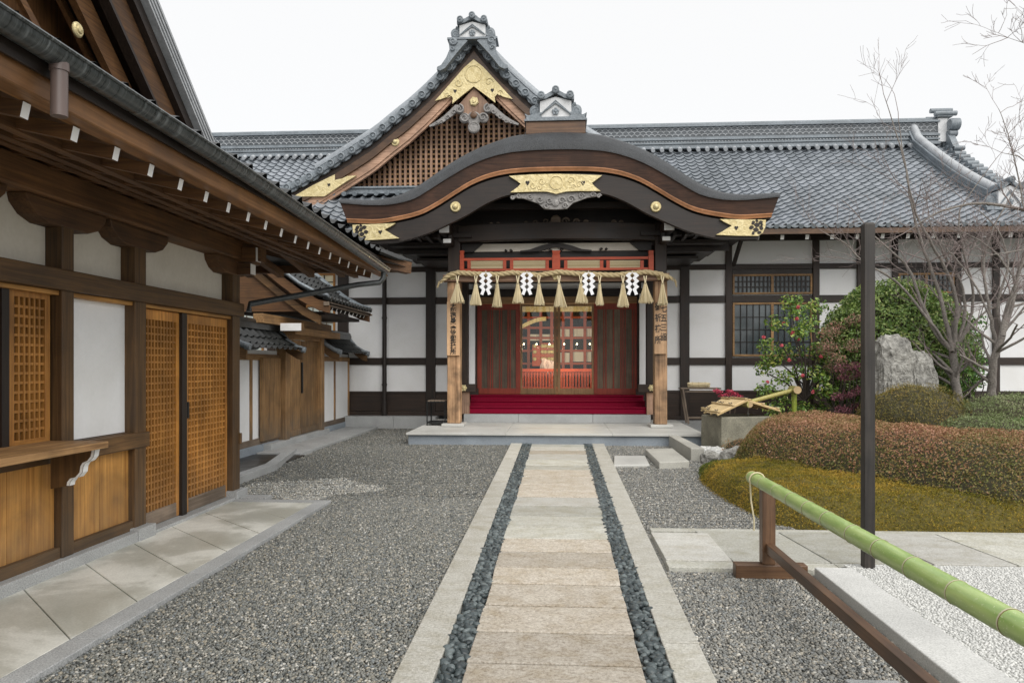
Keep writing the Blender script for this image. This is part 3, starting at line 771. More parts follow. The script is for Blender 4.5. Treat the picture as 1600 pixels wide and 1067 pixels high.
for k in range(20):
    y = lerp(17.9, 21.9, k/19); z = interp([p[0] for p in rc],[p[1] for p in rc], y)
    vt.cyl((11.0,y,z+.06),(11.30,y,z+.06),.075,10)
vt.bandprism([(p[0],p[1]-.02) for p in rc if p[0]>17.8],[(p[0],p[1]+.07) for p in rc if p[0]>17.8],'x',11.13,11.22)
vt.build('verge_tiles', M['tile_trim'], hall, smooth=40)
re = MB()   # end ornament facing right (+x)
re.prism([(RY-.22,RZ+.05),(RY+.22,RZ+.05),(RY+.20,RZ+.72),(RY,RZ+.88),(RY-.20,RZ+.72)],'x',10.84,11.10,0)
oa = len(re.f)
for yy,zz in ((RY-.25,RZ+.84),(RY,RZ+1.0),(RY+.25,RZ+.84)): re.cyl((10.72,yy,zz),(11.32,yy,zz),.07,12,1)
re.box(10.78,11.22,RY-.27,RY+.27,RZ+.75,RZ+.81,1)
for s in (-1,1):
    re.lathe((11.08,RY+s*.32,RZ+.50),(1,0,0),[(.15,0),(.17,.04),(.17,.26),(.13,.28)],16,1)
    re.lathe((11.08,RY+s*.30,RZ+.25),(1,0,0),[(.09,0),(.09,.22)],12,1)
    re.prism([(RY+s*.2,RZ+.35),(RY+s*.4,RZ+.12),(RY+s*.62,RZ-.22),(RY+s*.62,RZ-.34),(RY+s*.4,RZ-.28),(RY+s*.2,RZ+.0)],'x',11.05,11.22,1)
    re.cyl((11.05,RY+s*.62,RZ-.26),(11.34,RY+s*.62,RZ-.26),.065,10,1)
re.build('ridge_end_ornament', [M['ornament_white'],M['tile_trim']], hall, smooth=40)
eg = MB(); eg.prism([(17.8,5.0),(26,5.0),(22,7.7)],'x',10.95,11.05)
eg.build('gable_wall', M['plaster'], hall)
ew = MB(); ew.box(14.85,15.0,WY+.15,26.4,.2,4.75); ew.box(-14,14.85,26.3,26.4,.2,4.75); ew.box(-14,-13.85,WY+.15,26.3,.2,5.2)
ew.build('wall', M['plaster'], hall)
# ------------------------------------------------------------------ front gable of the hall
GY = 17.2
xc = P(740, 100, GY).x
gpx = [0,20,45.5,73,101,130,159,190,222.6,255,286,302]
gpy = [60,87,115,143,169,191.7,216,236,256.7,277,292.5,299]
gv = [(xc-P(740-d,y,GY).x, P(740-d,y,GY).z) for d,y in zip(gpx,gpy)]          # (distance from the axis, height of the tile line)
GH = [v[0] for v in gv]; GZ = [v[1] for v in gv]
def gz(d): return interp(GH, GZ, abs(d))
ds = [GH[-1]*i/24 for i in range(25)]
gab = MB()
def full(off, n=24, dmax=None):
    dm = dmax or GH[-1]
    a = [dm*i/n for i in range(n+1)]
    return [(xc-d, gz(d)+off) for d in reversed(a)] + [(xc+d, gz(d)+off) for d in a[1:]]
gab.bandprism(full(-.06), full(.10), 'y', GY-.02, GY+.5)
gable = gab.build('gable', M['tile_trim'], hall)
for s in (-1,1):
    tile_sheet('gable_roof', [(xc+s*d, gz(d)+.06) for d in reversed(ds)], GY+.05, 23.0, 'y', M['tile'], gable, pitch=.26, course=.26)
vt = MB()
arc = [0]; 
for i in range(1,200):
    d0, d1 = GH[-1]*(i-1)/199, GH[-1]*i/199
    arc.append(arc[-1]+hypot(d1-d0, gz(d1)-gz(d0)))
nv = int(arc[-1]/.30)
for s in (-1,1):
    for k in range(nv+1):
        if s > 0 and k == 0: continue
        d = GH[-1]*interp(arc, [i/199 for i in range(200)], .30*k if k else 0)
        x, z = xc+s*d, gz(d)
        vt.lathe((x, GY+.3, z+.0), (0,-1,0), [(.092,0),(.092,.385),(.07,.392),(.064,.36),(.04,.362),(.02,.385)], 14)
        if k:                                        # hanging tile lip between two round ends
            d2 = GH[-1]*interp(arc, [i/199 for i in range(200)], .30*k-.15); x2, z2 = xc+s*d2, gz(d2)
            tx, tz = (x-x2), (z-z2); l = hypot(tx,tz); tx/=l; tz/=l
            q = [(x2+tx*a-s*tz*0+(-s*tz*b if False else tz*b*s*0), z2+tz*a+b) for a,b in ((-.14,.03),(.14,.03),(.13,-.07),(.06,-.13),(-.06,-.13),(-.13,-.07))]
            vt.prism(q, 'y', GY+.02, GY+.08)
vt.build('verge_tiles', M['tile_trim'], gable, smooth=40)
# raised tile ridges running along both verges, a little behind the edge
for s in (-1,1):
    vr = MB()
    aa = [GH[-1]*i/20 for i in range(1,18)]
    for w0,w1,z0,z1 in ((.0,.34,.08,.30),(-.03,.37,.30,.34)):
        vr.bandprism([(xc+s*d, gz(d)+z0) for d in aa], [(xc+s*d, gz(d)+z1) for d in aa], 'y', GY+.40+w0, GY+.40+w1)
    vr.tube([(xc+s*d, GY+.57, gz(d)+.38) for d in aa], .11, 10)
    vr.build('verge_ridge', M['tile_mid'], gable, smooth=40)
# boards under the verge
b = MB(); b.bandprism(full(-.30), full(-.10), 'y', GY+.10, GY+.42); b.build('verge_soffit', M['hall_x'], gable)  # dark band standing in for the shadow under the verge tiles
b = MB(); b.bandprism(full(-.47), full(-.27), 'y', GY+.04, GY+.16); b.build('bargeboard', M['stain_x'], gable, bevel=.006)
b = MB()
b.bandprism(full(-.70), full(-.44), 'y', GY+.10, GY+.20); b.bandprism(full(-.78), full(-.695), 'y', GY+.13, GY+.22)
b.build('bargeboard', M['barge_x'], gable, bevel=.006)
def z4(x, y, Y=GY): return P(430+x/3.077, y/3.077, Y)
def mirror_poly(pts):
    L_ = [(p.x, p.z) for p in pts]
    return L_ + [(2*xc-x, z) for x,z in reversed(L_)]
left = [z4(952,285),z4(905,325),z4(850,388),z4(805,440),z4(765,485),z4(790,477),z4(812,470),z4(838,455),z4(852,470),z4(848,498),z4(900,455),z4(952,415)]
cxz = left[0].x
poly = [(p.x-cxz+xc if i not in (0,11) else xc, p.z) for i,p in enumerate(left)]
gp = MB()
gp.prism(poly, 'y', GY+.02, GY+.07); gp.prism([(2*xc-x,z) for x,z in poly], 'y', GY+.02, GY+.07)
def heart(mb, x, z, y, s, mi=1):
    mb.prism([(x,z-s),(x+s*.75,z+.05*s),(x+s*.6,z+.6*s),(x+.2*s,z+.6*s),(x,z+.3*s),(x-.2*s,z+.6*s),(x-s*.6,z+.6*s),(x-s*.75,z+.05*s)], 'y', y-.004, y+.01, mi)
for s in (-1,1): heart(gp, xc+s*.44, z4(865,437).z, GY+.016, .055)
rg = gp; rg.lathe((xc, GY+.025, z4(952,355).z), (0,-1,0), [(.21,0),(.21,.02),(.19,.022),(.18,.008),(.05,.012)], 28)
for s in (-1,1):
    rg.spiral(xc+s*.36, z4(952,400).z+.02, GY+.015, .10, 1.2, .012, 0, s); rg.spiral(xc+s*.62, z4(952,452).z, GY+.015, .08, 1.2, .010, 0, s)
gp.build('gold_plate', [M['gold'],M['deep_x']], gable, smooth=40)
# gold end piece at the foot of the left board
ep = MB(); pts = [z4(85,945),z4(180,890),z4(285,838),z4(285,865),z4(320,858),z4(345,846),z4(390,843),z4(340,872),z4(235,943)]
ep.prism([(p.x,p.z) for p in pts], 'y', GY+.02, GY+.08); heart(ep, z4(257,888).x, z4(257,888).z, GY+.016, .05); ep.build('gold_plate', [M['gold'],M['deep_x']], gable)
ep = MB(); ep.prism([(2*xc-p.x,p.z) for p in pts], 'y', GY+.02, GY+.08); ep.build('gold_plate', M['gold'], gable, bevel=.008)
for s in (-1,1):
    p = z4(573,678); x = p.x if s<0 else 2*xc-p.x
    MB().lathe((x, GY+.10, p.z), (0,-1,0), [(.10,0),(.10,.02),(.085,.035),(.06,.035),(.055,.05),(.03,.075),(.005,.08)], 20).build('gold_boss', M['gold'], gable, smooth=40)
# pendant and boards behind it
def z8(x, y, Y=GY): return P(680+x/4.446, y/4.446, Y)
cb = MB(); cb.prism([(xc,z8(265,600).z),(xc-.36,z8(265,715).z),(xc-.30,z8(265,790).z),(xc+.30,z8(265,790).z),(xc+.36,z8(265,715).z)], 'y', GY+.10, GY+.15); cb.build('pendant_board', M['barge_z'], gable)
k = .01496/4.446
pd = MB(); Yp = GY+.02
def disc(mb, x, z, r, y=Yp): mb.lathe((x, y+.09, z), (0,-1,0), [(r,0),(r,.06),(r*.8,.085),(r*.7,.07),(r*.3,.075)], 18)
for x,y,r in ((200,815,36),(332,815,36),(265,880,42),(265,820,50)):
    disc(pd, xc+(x-265)*k, z8(265,y).z, r*k)
for s in (-1,1):
    pd.spiral(xc+s*65*k, z8(265,815).z, Yp-.01, 30*k, 1.3, .018, 0, s); pd.spiral(xc+s*100*k, z8(265,755).z, Yp-.01, 32*k, 1.3, .02, pi/2, s)
    disc(pd, xc+s*100*k, z8(265,755).z, 30*k, Yp+.01)
    arm_u = [(xc+s*a*k, z8(265,b).z) for a,b in ((90,725),(130,722),(175,765),(215,800),(258,830),(315,862))]
    arm_l = [(xc+s*a*k, z8(265,b).z) for a,b in ((90,770),(125,778),(165,808),(205,835),(255,858),(312,872))]
    pd.bandprism(arm_u, arm_l, 'y', Yp+.02, Yp+.08)
    for a,b,r in ((140,775,18),(185,812,17),(228,842,15),(262,850,12)): pd.spiral(xc+s*a*k, z8(265,b).z, Yp+.0, r*k, 1.2, .014, 0, -s)
pd.lathe((xc,Yp-.0,z8(265,800).z),(0,-1,0),[(.08,0),(.08,.03),(.05,.05),(.02,.05)],16, 1)
pd.build('pendant', [M['carved'],M['stain_x']], gable, smooth=40)
MB().lathe((xc,GY+.10,z8(265,698).z),(0,-1,0),[(.115,0),(.115,.03),(.09,.05),(.05,.05),(.04,.07),(.01,.075)],6).build('gold_boss', M['gold'], gable)
# lattice wall of the gable
zb = P(740,298,17.9).z
lt = MB(); LY = 17.85
half = GH[-1]-.2
x = -half
while x <= half:
    top = gz(x)-.62
    if top > zb+.05: lt.box(xc+x-.029, xc+x+.029, LY-.03, LY+.03, zb, top)
    x += .128
z = zb+.07
while z < GZ[0]-.9:
    hw = interp([g for g in reversed(GZ)], [h_ for h_ in reversed(GH)], z+.62)
    if hw > .1: lt.box(xc-hw, xc+hw, LY+.012, LY+.05, z-.020, z+.020, 1)
    z += .118
lt.build('lattice', [M['barge_z'],M['gate_x']], gable)
bk = MB(); bk.prism([(xc-half,zb),(xc+half,zb)]+[(xc+d,gz(d)-.45) for d in (half*.98,half*.5,half*.2,0,-half*.2,-half*.5,-half*.98)], 'y', LY+.10, LY+.14)
bk.build('gable_wall', M['hall_x'], gable)
gs = MB(); gs.box(xc-half-.1, xc+half, 17.45, 17.8, zb-.14, zb-.02); gs.box(xc-half-.1, xc+half, 17.40, 17.75, zb-.02, zb+.02)
for i in range(30): gs.cyl((xc-half+.26*i, 17.32, zb-.17), (xc-half+.26*i, 17.55, zb-.10), .055, 8)
gs.build('base_ridge', M['tile_trim'], gable, smooth=40)
tile_sheet('skirt_roof', [(16.25,4.70),(16.7,4.92),(17.15,5.22),(17.55,5.56)], -6.75, -3.4, 'x', M['tile'], gable)
onigawara(gable, xc, 16.95, P(740,59,16.95).z, .60, .36, 'ridge_end_ornament', .88, feet=False)
ft = MB()
for s in (-1,1):
    w0 = [(262-x_, y_) for x_,y_ in ((175,262),(120,270),(100,300),(104,345),(80,400),(45,450),(18,462),(16,480),(40,488),(75,470),(120,410),(170,350),(230,285))]
    ft.prism([(xc+s*a*k, z8(262,b,16.95).z) for a,b in w0], 'y', 16.93, 17.12)
    ft.spiral(xc+s*(262-130)*k, z8(262,322).z, 16.9, 26*k, 1.4, .022, 0, s)
    ft.lathe((xc+s*(262-130)*k, 17.05, z8(262,322).z), (0,-1,0), [(30*k,0),(30*k,.13),(20*k,.15)], 14)
    ft.spiral(xc+s*(262-125)*k, z8(262,370).z, 16.9, 16*k, 1.3, .018, 0, s)
ft.build('ornament_foot', M['tile_trim'], gable, smooth=40)
rd = MB(); rd.box(xc-.2, xc+.2, 17.2, 23, GZ[0]+.05, GZ[0]+.45); rd.tube([(xc,17.3,GZ[0]+.5),(xc,23,GZ[0]+.5)], .1, 10)
rd.build('gable_ridge', M['tile_trim'], gable)

# ------------------------------------------------------------------ porch with its arched bark roof
KY = 14.2
kx = P(868, 300, KY).x
sc_ = KY/FPX
def kc(dl, yl, Y=KY):
    xs_ = [d*sc_ for d in dl]; zs_ = [EYE+(HY-(180+y/2.2535))*Y/FPX for y in yl]
    # smooth sampling with a natural-looking cubic (Catmull-Rom through the measured points)
    fx = [-x for x in reversed(xs_[1:])]+xs_; fz = list(reversed(zs_[1:]))+zs_
    def f(x):
        x = max(min(x, fx[-1]), fx[0])
        i = max(1, min(len(fx)-3, int(np.searchsorted(fx, x))-1))
        x0,x1,x2,x3 = fx[i-1:i+3]; z0,z1,z2,z3 = fz[i-1:i+3]
        if x < x1: return float(np.interp(x, fx, fz))
        if x > x2: return float(np.interp(x, fx, fz))
        t = (x-x1)/(x2-x1); m1 = (z2-z0)/(x2-x0)*(x2-x1); m2 = (z3-z1)/(x3-x1)*(x2-x1)
        return (2*t**3-3*t*t+1)*z1+(t**3-2*t*t+t)*m1+(-2*t**3+3*t*t)*z2+(t**3-t*t)*m2
    return f
f_or = kc([0,64.3,100,131,157.5,184,215,260,291,345],[179,183,196,221,255,292,327,350,357,351])
f_br = kc([0,64,100,135,171,202,224,260,295,345],[118,124,140,170,215,258,285,303,304,293])
f_cr = kc([0,64,100,135,171,202,229,260,295,345],[62,71,93,123,166,213,251,281,294,288], KY+.42)
f_lo = kc([0,67,85,111,142,173,204,248,280,330],[268,272,280,305,345,378,408,435,440,441])
KH = 333*sc_
n = 96; rows = []
for i in range(n+1):
    x = KH*(-1+2*i/n); e_ = max(0, (abs(x)/KH-.8)/.2)*.13*(1 if x>0 else -1)
    zo, zb_, zc = f_or(x), f_br(x), f_cr(x)
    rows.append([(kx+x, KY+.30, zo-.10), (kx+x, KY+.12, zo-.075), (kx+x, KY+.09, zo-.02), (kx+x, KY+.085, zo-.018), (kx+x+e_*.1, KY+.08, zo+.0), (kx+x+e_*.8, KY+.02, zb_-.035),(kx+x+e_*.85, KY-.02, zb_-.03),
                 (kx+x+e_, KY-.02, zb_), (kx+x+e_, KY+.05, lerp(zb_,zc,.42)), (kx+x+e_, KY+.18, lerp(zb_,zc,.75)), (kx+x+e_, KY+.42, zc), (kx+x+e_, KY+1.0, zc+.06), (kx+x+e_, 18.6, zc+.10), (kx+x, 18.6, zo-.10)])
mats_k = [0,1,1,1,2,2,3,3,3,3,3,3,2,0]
kr_ = MB(); kn = len(rows[0])
for r in rows: kr_.v += r
for i in range(n):
    for j in range(kn):
        j2 = (j+1)%kn; kr_.f.append((i*kn+j, i*kn+j2, (i+1)*kn+j2, (i+1)*kn+j)); kr_.m.append(mats_k[j])
for i, rev in ((0,False),(n,True)):                  # both ends
    q = [i*kn+j for j in range(kn)]
    kr_.f.append(tuple(q if rev else q[::-1])); kr_.m.append(2)
M['bark_cut'] = wood('cut_bark_edge', (.028,.012,.007), (.082,.038,.022), 'x', .6, .8)
M['copper_edge'] = wood('orange_shingle_edge', (.42,.18,.08), (.60,.31,.165), 'x', .5, 1.4)
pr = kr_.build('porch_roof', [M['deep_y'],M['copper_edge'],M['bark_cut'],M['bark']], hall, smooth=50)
xs_ = [KH*.945*(-1+2*i/80) for i in range(81)]
MB().bandprism([(kx+x, f_lo(x)) for x in xs_], [(kx+x, max(f_or(x)-.11, f_lo(x)+.12)) for x in xs_], 'y', KY+.16, KY+.28).build('bargeboard', M['deep_x'], pr, bevel=.006)
xs2 = [KH*.965*(-1+2*i/80) for i in range(81)]
MB().bandprism([(kx+x, f_or(x)-.26) for x in xs2], [(kx+x, f_or(x)-.09) for x in xs2], 'y', KY+.24, KY+.36).build('bargeboard', M['deep_x'], pr)  # dark filler board added for the shadowed gap below the orange edge
def z5(x, y, Y=KY+.12): return P(520+x/2.2535, 180+y/2.2535, Y)
# gold centre plate
gl_ = [(620,215),(700,210),(785,208),(870,210),(948,213),(925,230),(912,240),(922,252),(942,268),(860,268),(820,270),(787,278),(752,270),(712,270),(625,273),(650,255),(662,243),(648,232)]
gp = MB().prism([(z5(*p).x, z5(*p).z) for p in gl_], 'y', KY+.10, KY+.155)
hb = gp
for x in (686, 881): p = z5(x, 239); heart(hb, p.x, p.z, KY+.096, .055)
rg = gp; p = z5(787,238); rg.lathe((p.x,KY+.105,p.z),(0,-1,0),[(.14,0),(.14,.018),(.12,.02),(.11,.005),(.03,.01)],24)
for s in (-1,1):
    for d_,r_,zz in ((.28,.075,.03),(.45,.07,-.05),(.33,.05,-.09)): rg.spiral(p.x+s*d_, p.z+zz, KY+.098, r_, 1.2, .010, 0, s)
gp.build('gold_plate', [M['gold'],M['deep_x']], pr, smooth=40)
# gold end plates with pierced scrolls
for s in (-1,1):
    base = [(70,387),(90,386),(150,384),(222,381),(205,392),(182,404),(200,414),(215,424),(235,434),(160,439),(95,441),(80,430),(72,410)]
    q = [(z5(*p).x, z5(*p).z) for p in base]
    if s > 0: q = [(2*kx-x, z) for x,z in q]
    hb = MB().prism(q, 'y', KY+.10, KY+.155); cxp = z5(168,412); heart(hb, cxp.x if s<0 else 2*kx-cxp.x, cxp.z, KY+.096, .05)
    for (x,y,r) in ((88,396,7),(100,404,8),(112,396,7),(86,414,8),(103,420,8),(118,412,7),(92,430,6),(112,431,6),(100,390,5),(84,404,5)):
        c_ = z5(x,y); X_ = c_.x if s<0 else 2*kx-c_.x
        a0 = random.random()*6
        hb.prism([(X_+r*.0055*cos(a0+t)*(1+.3*cos(2*t)), c_.z+r*.0055*sin(a0+t)) for t in [j*2*pi/9 for j in range(9)]], 'y', KY+.092, KY+.108, 1)
    hb.build('gold_plate', [M['gold'],M['deep_x']], pr)
for x in (431, 1138):
    p = z5(x, 322); MB().lathe((p.x,KY+.16,p.z),(0,-1,0),[(.105,0),(.105,.02),(.09,.04),(.06,.04),(.055,.06),(.03,.085),(.005,.09)],22).build('gold_boss', M['gold'], pr, smooth=40)
# carved pendant under the plate
cp = MB()
for s in (-1,1):
    up = [(kx+s*a, z5(787,b).z) for a,b in ((0,272),(.35,272),(.6,272),(.78,276),(.86,282))]
    lo = [(kx+s*a, z5(787,b).z) for a,b in ((0,330),(.22,328),(.34,308),(.62,290),(.86,285))]
    cp.bandprism(up, lo, 'y', KY+.16, KY+.22)
    for a,b,r in ((.12,300,.07),(.30,296,.075),(.50,285,.06),(.72,281,.05),(.84,286,.04),(.18,318,.055)):
        cp.spiral(kx+s*a, z5(787,b).z, KY+.145, r, 1.3, .018, 0, s)
cp.lathe((kx,KY+.17,z5(787,308).z),(0,-1,0),[(.07,0),(.07,.03),(.02,.05)],8)
cp.build('pendant', M['carved'], pr, smooth=40)
# top ornament of the porch: bark base, wooden box, tile ornament
OY = 14.62
bb = MB()
for (w0,w1,y0,y1,dy) in ((.66,.60,232,227,0),(.62,.58,226,219,.02),(.60,.60,219,206,.05)):
    z0, z1 = P(868,y0,OY).z, P(868,y1,OY).z
    bb.add([(kx-w0*1.08,OY-.10+dy,z0),(kx+w0*1.08,OY-.10+dy,z0),(kx+w0*1.08,17.9,z0),(kx-w0*1.08,17.9,z0),(kx-w1,OY-.04+dy,z1),(kx+w1,OY-.04+dy,z1),(kx+w1,17.9,z1),(kx-w1,17.9,z1)],[(3,2,1,0),(4,5,6,7),(0,1,5,4),(1,2,6,5),(2,3,7,6),(3,0,4,7)])
bb.build('ridge_base', M['bark'], pr)
z0, z1 = P(868,208,OY).z, P(868,190,OY).z
MB().box(kx-.59, kx+.59, OY-.02, 17.9, z0-.02, z1).build('ridge_box', M['stain_x'], pr, bevel=.01)
MB().box(kx-.62, kx+.62, OY-.06, 17.9, z1+.002, z1+.04).build('ridge_cap', M['tile_trim'], pr)
onigawara(pr, kx, OY, z1+.08, .62, .40, 'ridge_end_ornament', .85)

# posts and beams of the porch
PYp = 15.5
for i,(pa,pb) in enumerate(((698.7,719),(1023,1042.8))):
    xa, xb = P(pa,560,PYp-.15).x, P(pb,560,PYp-.15).x
    b = MB(); b.box(xa, xb, PYp-.15, PYp+.15, .27, 3.24); b.build('pillar', M['pillar'], hall, bevel=.02)
    MB().box(xa+.01, xb-.01, PYp-.13, PYp+.15, 3.24, 4.45).build('pillar', M['hall_z'], hall, bevel=.01)
    MB().box(xa-.10, xb+.10, PYp-.30, PYp+.25, .217, .272).build('pillar_base', M['pale_stone'], hall, bevel=.01)
xL, xR = P(692,434,15.3).x, P(1046,434,15.3).x
MB().box(xL, xR, 15.29, 15.5, 3.245, 3.385).build('beam', M['barge_x'], hall, bevel=.01)
for px in (707,869,1032):
    p = P(px, 431, 15.27)
    f = MB(); f.lathe((p.x,15.285,p.z),(0,-1,0),[(.045,0),(.045,.012),(.015,.02)],12)
    for a in range(6): f.lathe((p.x+.06*cos(a*pi/3),15.285,p.z+.06*sin(a*pi/3)),(0,-1,0),[(.035,0),(.03,.012),(.01,.015)],8)
    f.build('gold_rosette', M['gold'], hall, smooth=40)
xs_ = [-2.05+4.1*i/20 for i in range(21)]
b = MB(); b.bandprism([(kx+x, 4.07+.05*(1-(x/2.05)**2)) for x in xs_], [(kx+x, 4.42+.05*(1-(x/2.05)**2)) for x in xs_], 'y', 15.34, 15.56); b.build('arched_beam', M['hall_x'], hall, bevel=.01)
MB().box(kx-1.74, kx+1.74, 15.66, 15.70, 3.915, 4.08).build('plaster_panel', M['cream'], hall)
MB().box(kx-2.0, kx+2.0, 15.70, 15.80, 3.50, 3.912).build('beam', M['deep_x'], hall)
for s in (-1,1):                                         # sloping dark shoulders of the panel
    MB().prism([(kx+s*1.55,4.075),(kx+s*2.0,4.075),(kx+s*2.0,3.90),(kx+s*1.76,3.90)], 'y', 15.58, 15.655).build('bracket_arm', M['deep_x'], hall)
kw = MB()                                                # frog-leg strut with carving
for s in (-1,1):
    kw.bandprism([(kx+s*a,b_) for a,b_ in ((0,4.07),(.15,4.06),(.35,4.01),(.55,3.94),(.75,3.92))], [(kx+s*a,b_) for a,b_ in ((0,3.99),(.12,3.97),(.28,3.92),(.42,3.90),(.76,3.89))], 'y', 15.58, 15.65)
    for a,b_,r in ((.12,3.93,.035),(.95,3.93,.03),(1.06,3.93,.025)): kw.spiral(kx+s*a, b_, 15.60, r, 1.3, .016, 0, s)
kw.build('frog_leg_strut', M['deep_x'], hall, smooth=40)
for s in (-1,1):
    kw = MB()
    for a,b_,r in ((.2,4.50,.08),(.42,4.48,.07),(.62,4.47,.05),(1.2,4.46,.05),(1.35,4.46,.04)): kw.spiral(kx+s*a, b_, 15.42, r, 1.3, .022, 0, s)
    kw.build('carving', M['grey_x'], hall, smooth=40)
kw = MB(); kw.lathe((kx,15.45,4.52),(0,-1,0),[(.12,0),(.1,.05),(.02,.06)],10)
kw.build('carving', M['grey_x'], hall, smooth=40)
bkp = MB(); xb_ = [KH*.9*(-1+2*i/60) for i in range(61)]
bkp.bandprism([(kx+x, 3.95) for x in xb_], [(kx+x, max(4.2, f_or(x)-.02)) for x in xb_], 'y', 16.02, 16.10); bkp.build('porch_void_board', M['deep_x'], hall)  # dark board added to stand in for the shaded void under the roof
for k_,(z,y) in enumerate(((4.72,15.2),(5.0,14.95),(4.45,15.75))):
    MB().box(kx-2.4+.1*k_, kx+2.4-.1*k_, y, y+.12, z, z+.12).build('purlin', M['deep_x'], hall)
# white ended beam noses
for s in (-1,1):
    for (px,y0,y1,wd,Y) in ((694,348,364,.21,14.75),(698.5,373,380,.17,14.9)):
        p0 = P(px,y1,Y); z1 = P(px,y0,Y).z; x = p0.x if s<0 else 2*kx-p0.x
        nb = MB(); nb.box(x-wd/2, x+wd/2, Y, 15.4, p0.z, z1, 0); nb.box(x-wd/2+.004, x+wd/2-.004, Y-.012, Y, p0.z+.004, z1-.004, 1)
        nb.build('beam_nose', [M['hall_y'],M['whitepaint']], hall, bevel=.008)
# side brackets and boards under the wings of the porch roof
for s in (-1,1):
    for k_,(x0,x1,z0,z1) in enumerate(((1.75,3.75,4.16,4.24),(1.75,3.55,4.04,4.12),(1.75,3.35,3.92,4.0),(1.75,3.1,3.82,3.88))):
        MB().box(kx+s*x0, kx+s*x1, 15.25+.35*k_, 17.5, z0, z1).build('eave_board', M['deep_y'], hall)
    for k_ in range(7):
        x = kx+s*(2.15+.24*k_)
        MB().beam((x,14.9,4.10+.03*k_),(x,17.5,3.98+.03*k_),.07,.09).build('rafter', M['deep_y'], hall)
    br = MB(); X_ = kx+s*3.95
    br.beam((kx+s*4.0,16.9,3.75),(kx+s*4.0,16.2,4.2),.07,.09); br.build('brace', M['deep_y'], hall)
# vermilion railing panel above the beam
vr = MB(); VY = 15.40
for px,wd in ((722,.085),(869,.165),(1017,.105)):
    p = P(px,422,VY); top = P(px,392,VY).z
    vr.box(p.x-wd/2,p.x+wd/2,VY-.05,VY+.05,3.40,top-.09); vr.box(p.x-wd/2*.86,p.x+wd/2*.86,VY-.045,VY+.045,top-.09,top-.085)
    vr.add([(p.x-wd/2*.85,VY-.04,top-.085),(p.x+wd/2*.85,VY-.04,top-.085),(p.x+wd/2*.85,VY+.04,top-.085),(p.x-wd/2*.85,VY+.04,top-.085),(p.x-wd/2*1.05,VY-.05,top),(p.x+wd/2*1.05,VY-.05,top),(p.x+wd/2*1.05,VY+.05,top),(p.x-wd/2*1.05,VY+.05,top)],[(3,2,1,0),(4,5,6,7),(0,1,5,4),(1,2,6,5),(2,3,7,6),(3,0,4,7)])
xa, xb = P(725,410,VY).x, P(1013,410,VY).x
vr.box(xa,xb,VY-.025,VY+.025,P(800,407,VY).z,P(800,403,VY).z); vr.box(xa,xb,VY-.03,VY+.03,P(800,423.5,VY).z,P(800,420,VY).z)
for px in (733,788.5,799.5,855,884,940,950,1003): x = P(px,410,VY).x; vr.box(x-.035,x+.035,VY-.022,VY+.022,P(px,420,VY).z,P(px,407,VY).z)
vro = vr.build('railing', M['verm_x'], hall, bevel=.004)
for a,b_ in ((733,788.5),(799.5,855),(884,940),(950,1003)):
    sl = MB(); x0, x1 = P(a,410,VY).x+.036, P(b_,410,VY).x-.036; z0, z1 = P(a,420,VY).z, P(a,407,VY).z
    sl.box(x0,x1,VY+.006,VY+.012,z0,z1,1)
    for i in range(9): z = lerp(z0,z1,(i+.5)/9); sl.cyl((x0,VY,z),(x1,VY,z),.0085,6,0)
    sl.build('reed_blind', [M['straw'],M['deep_x']], vro)
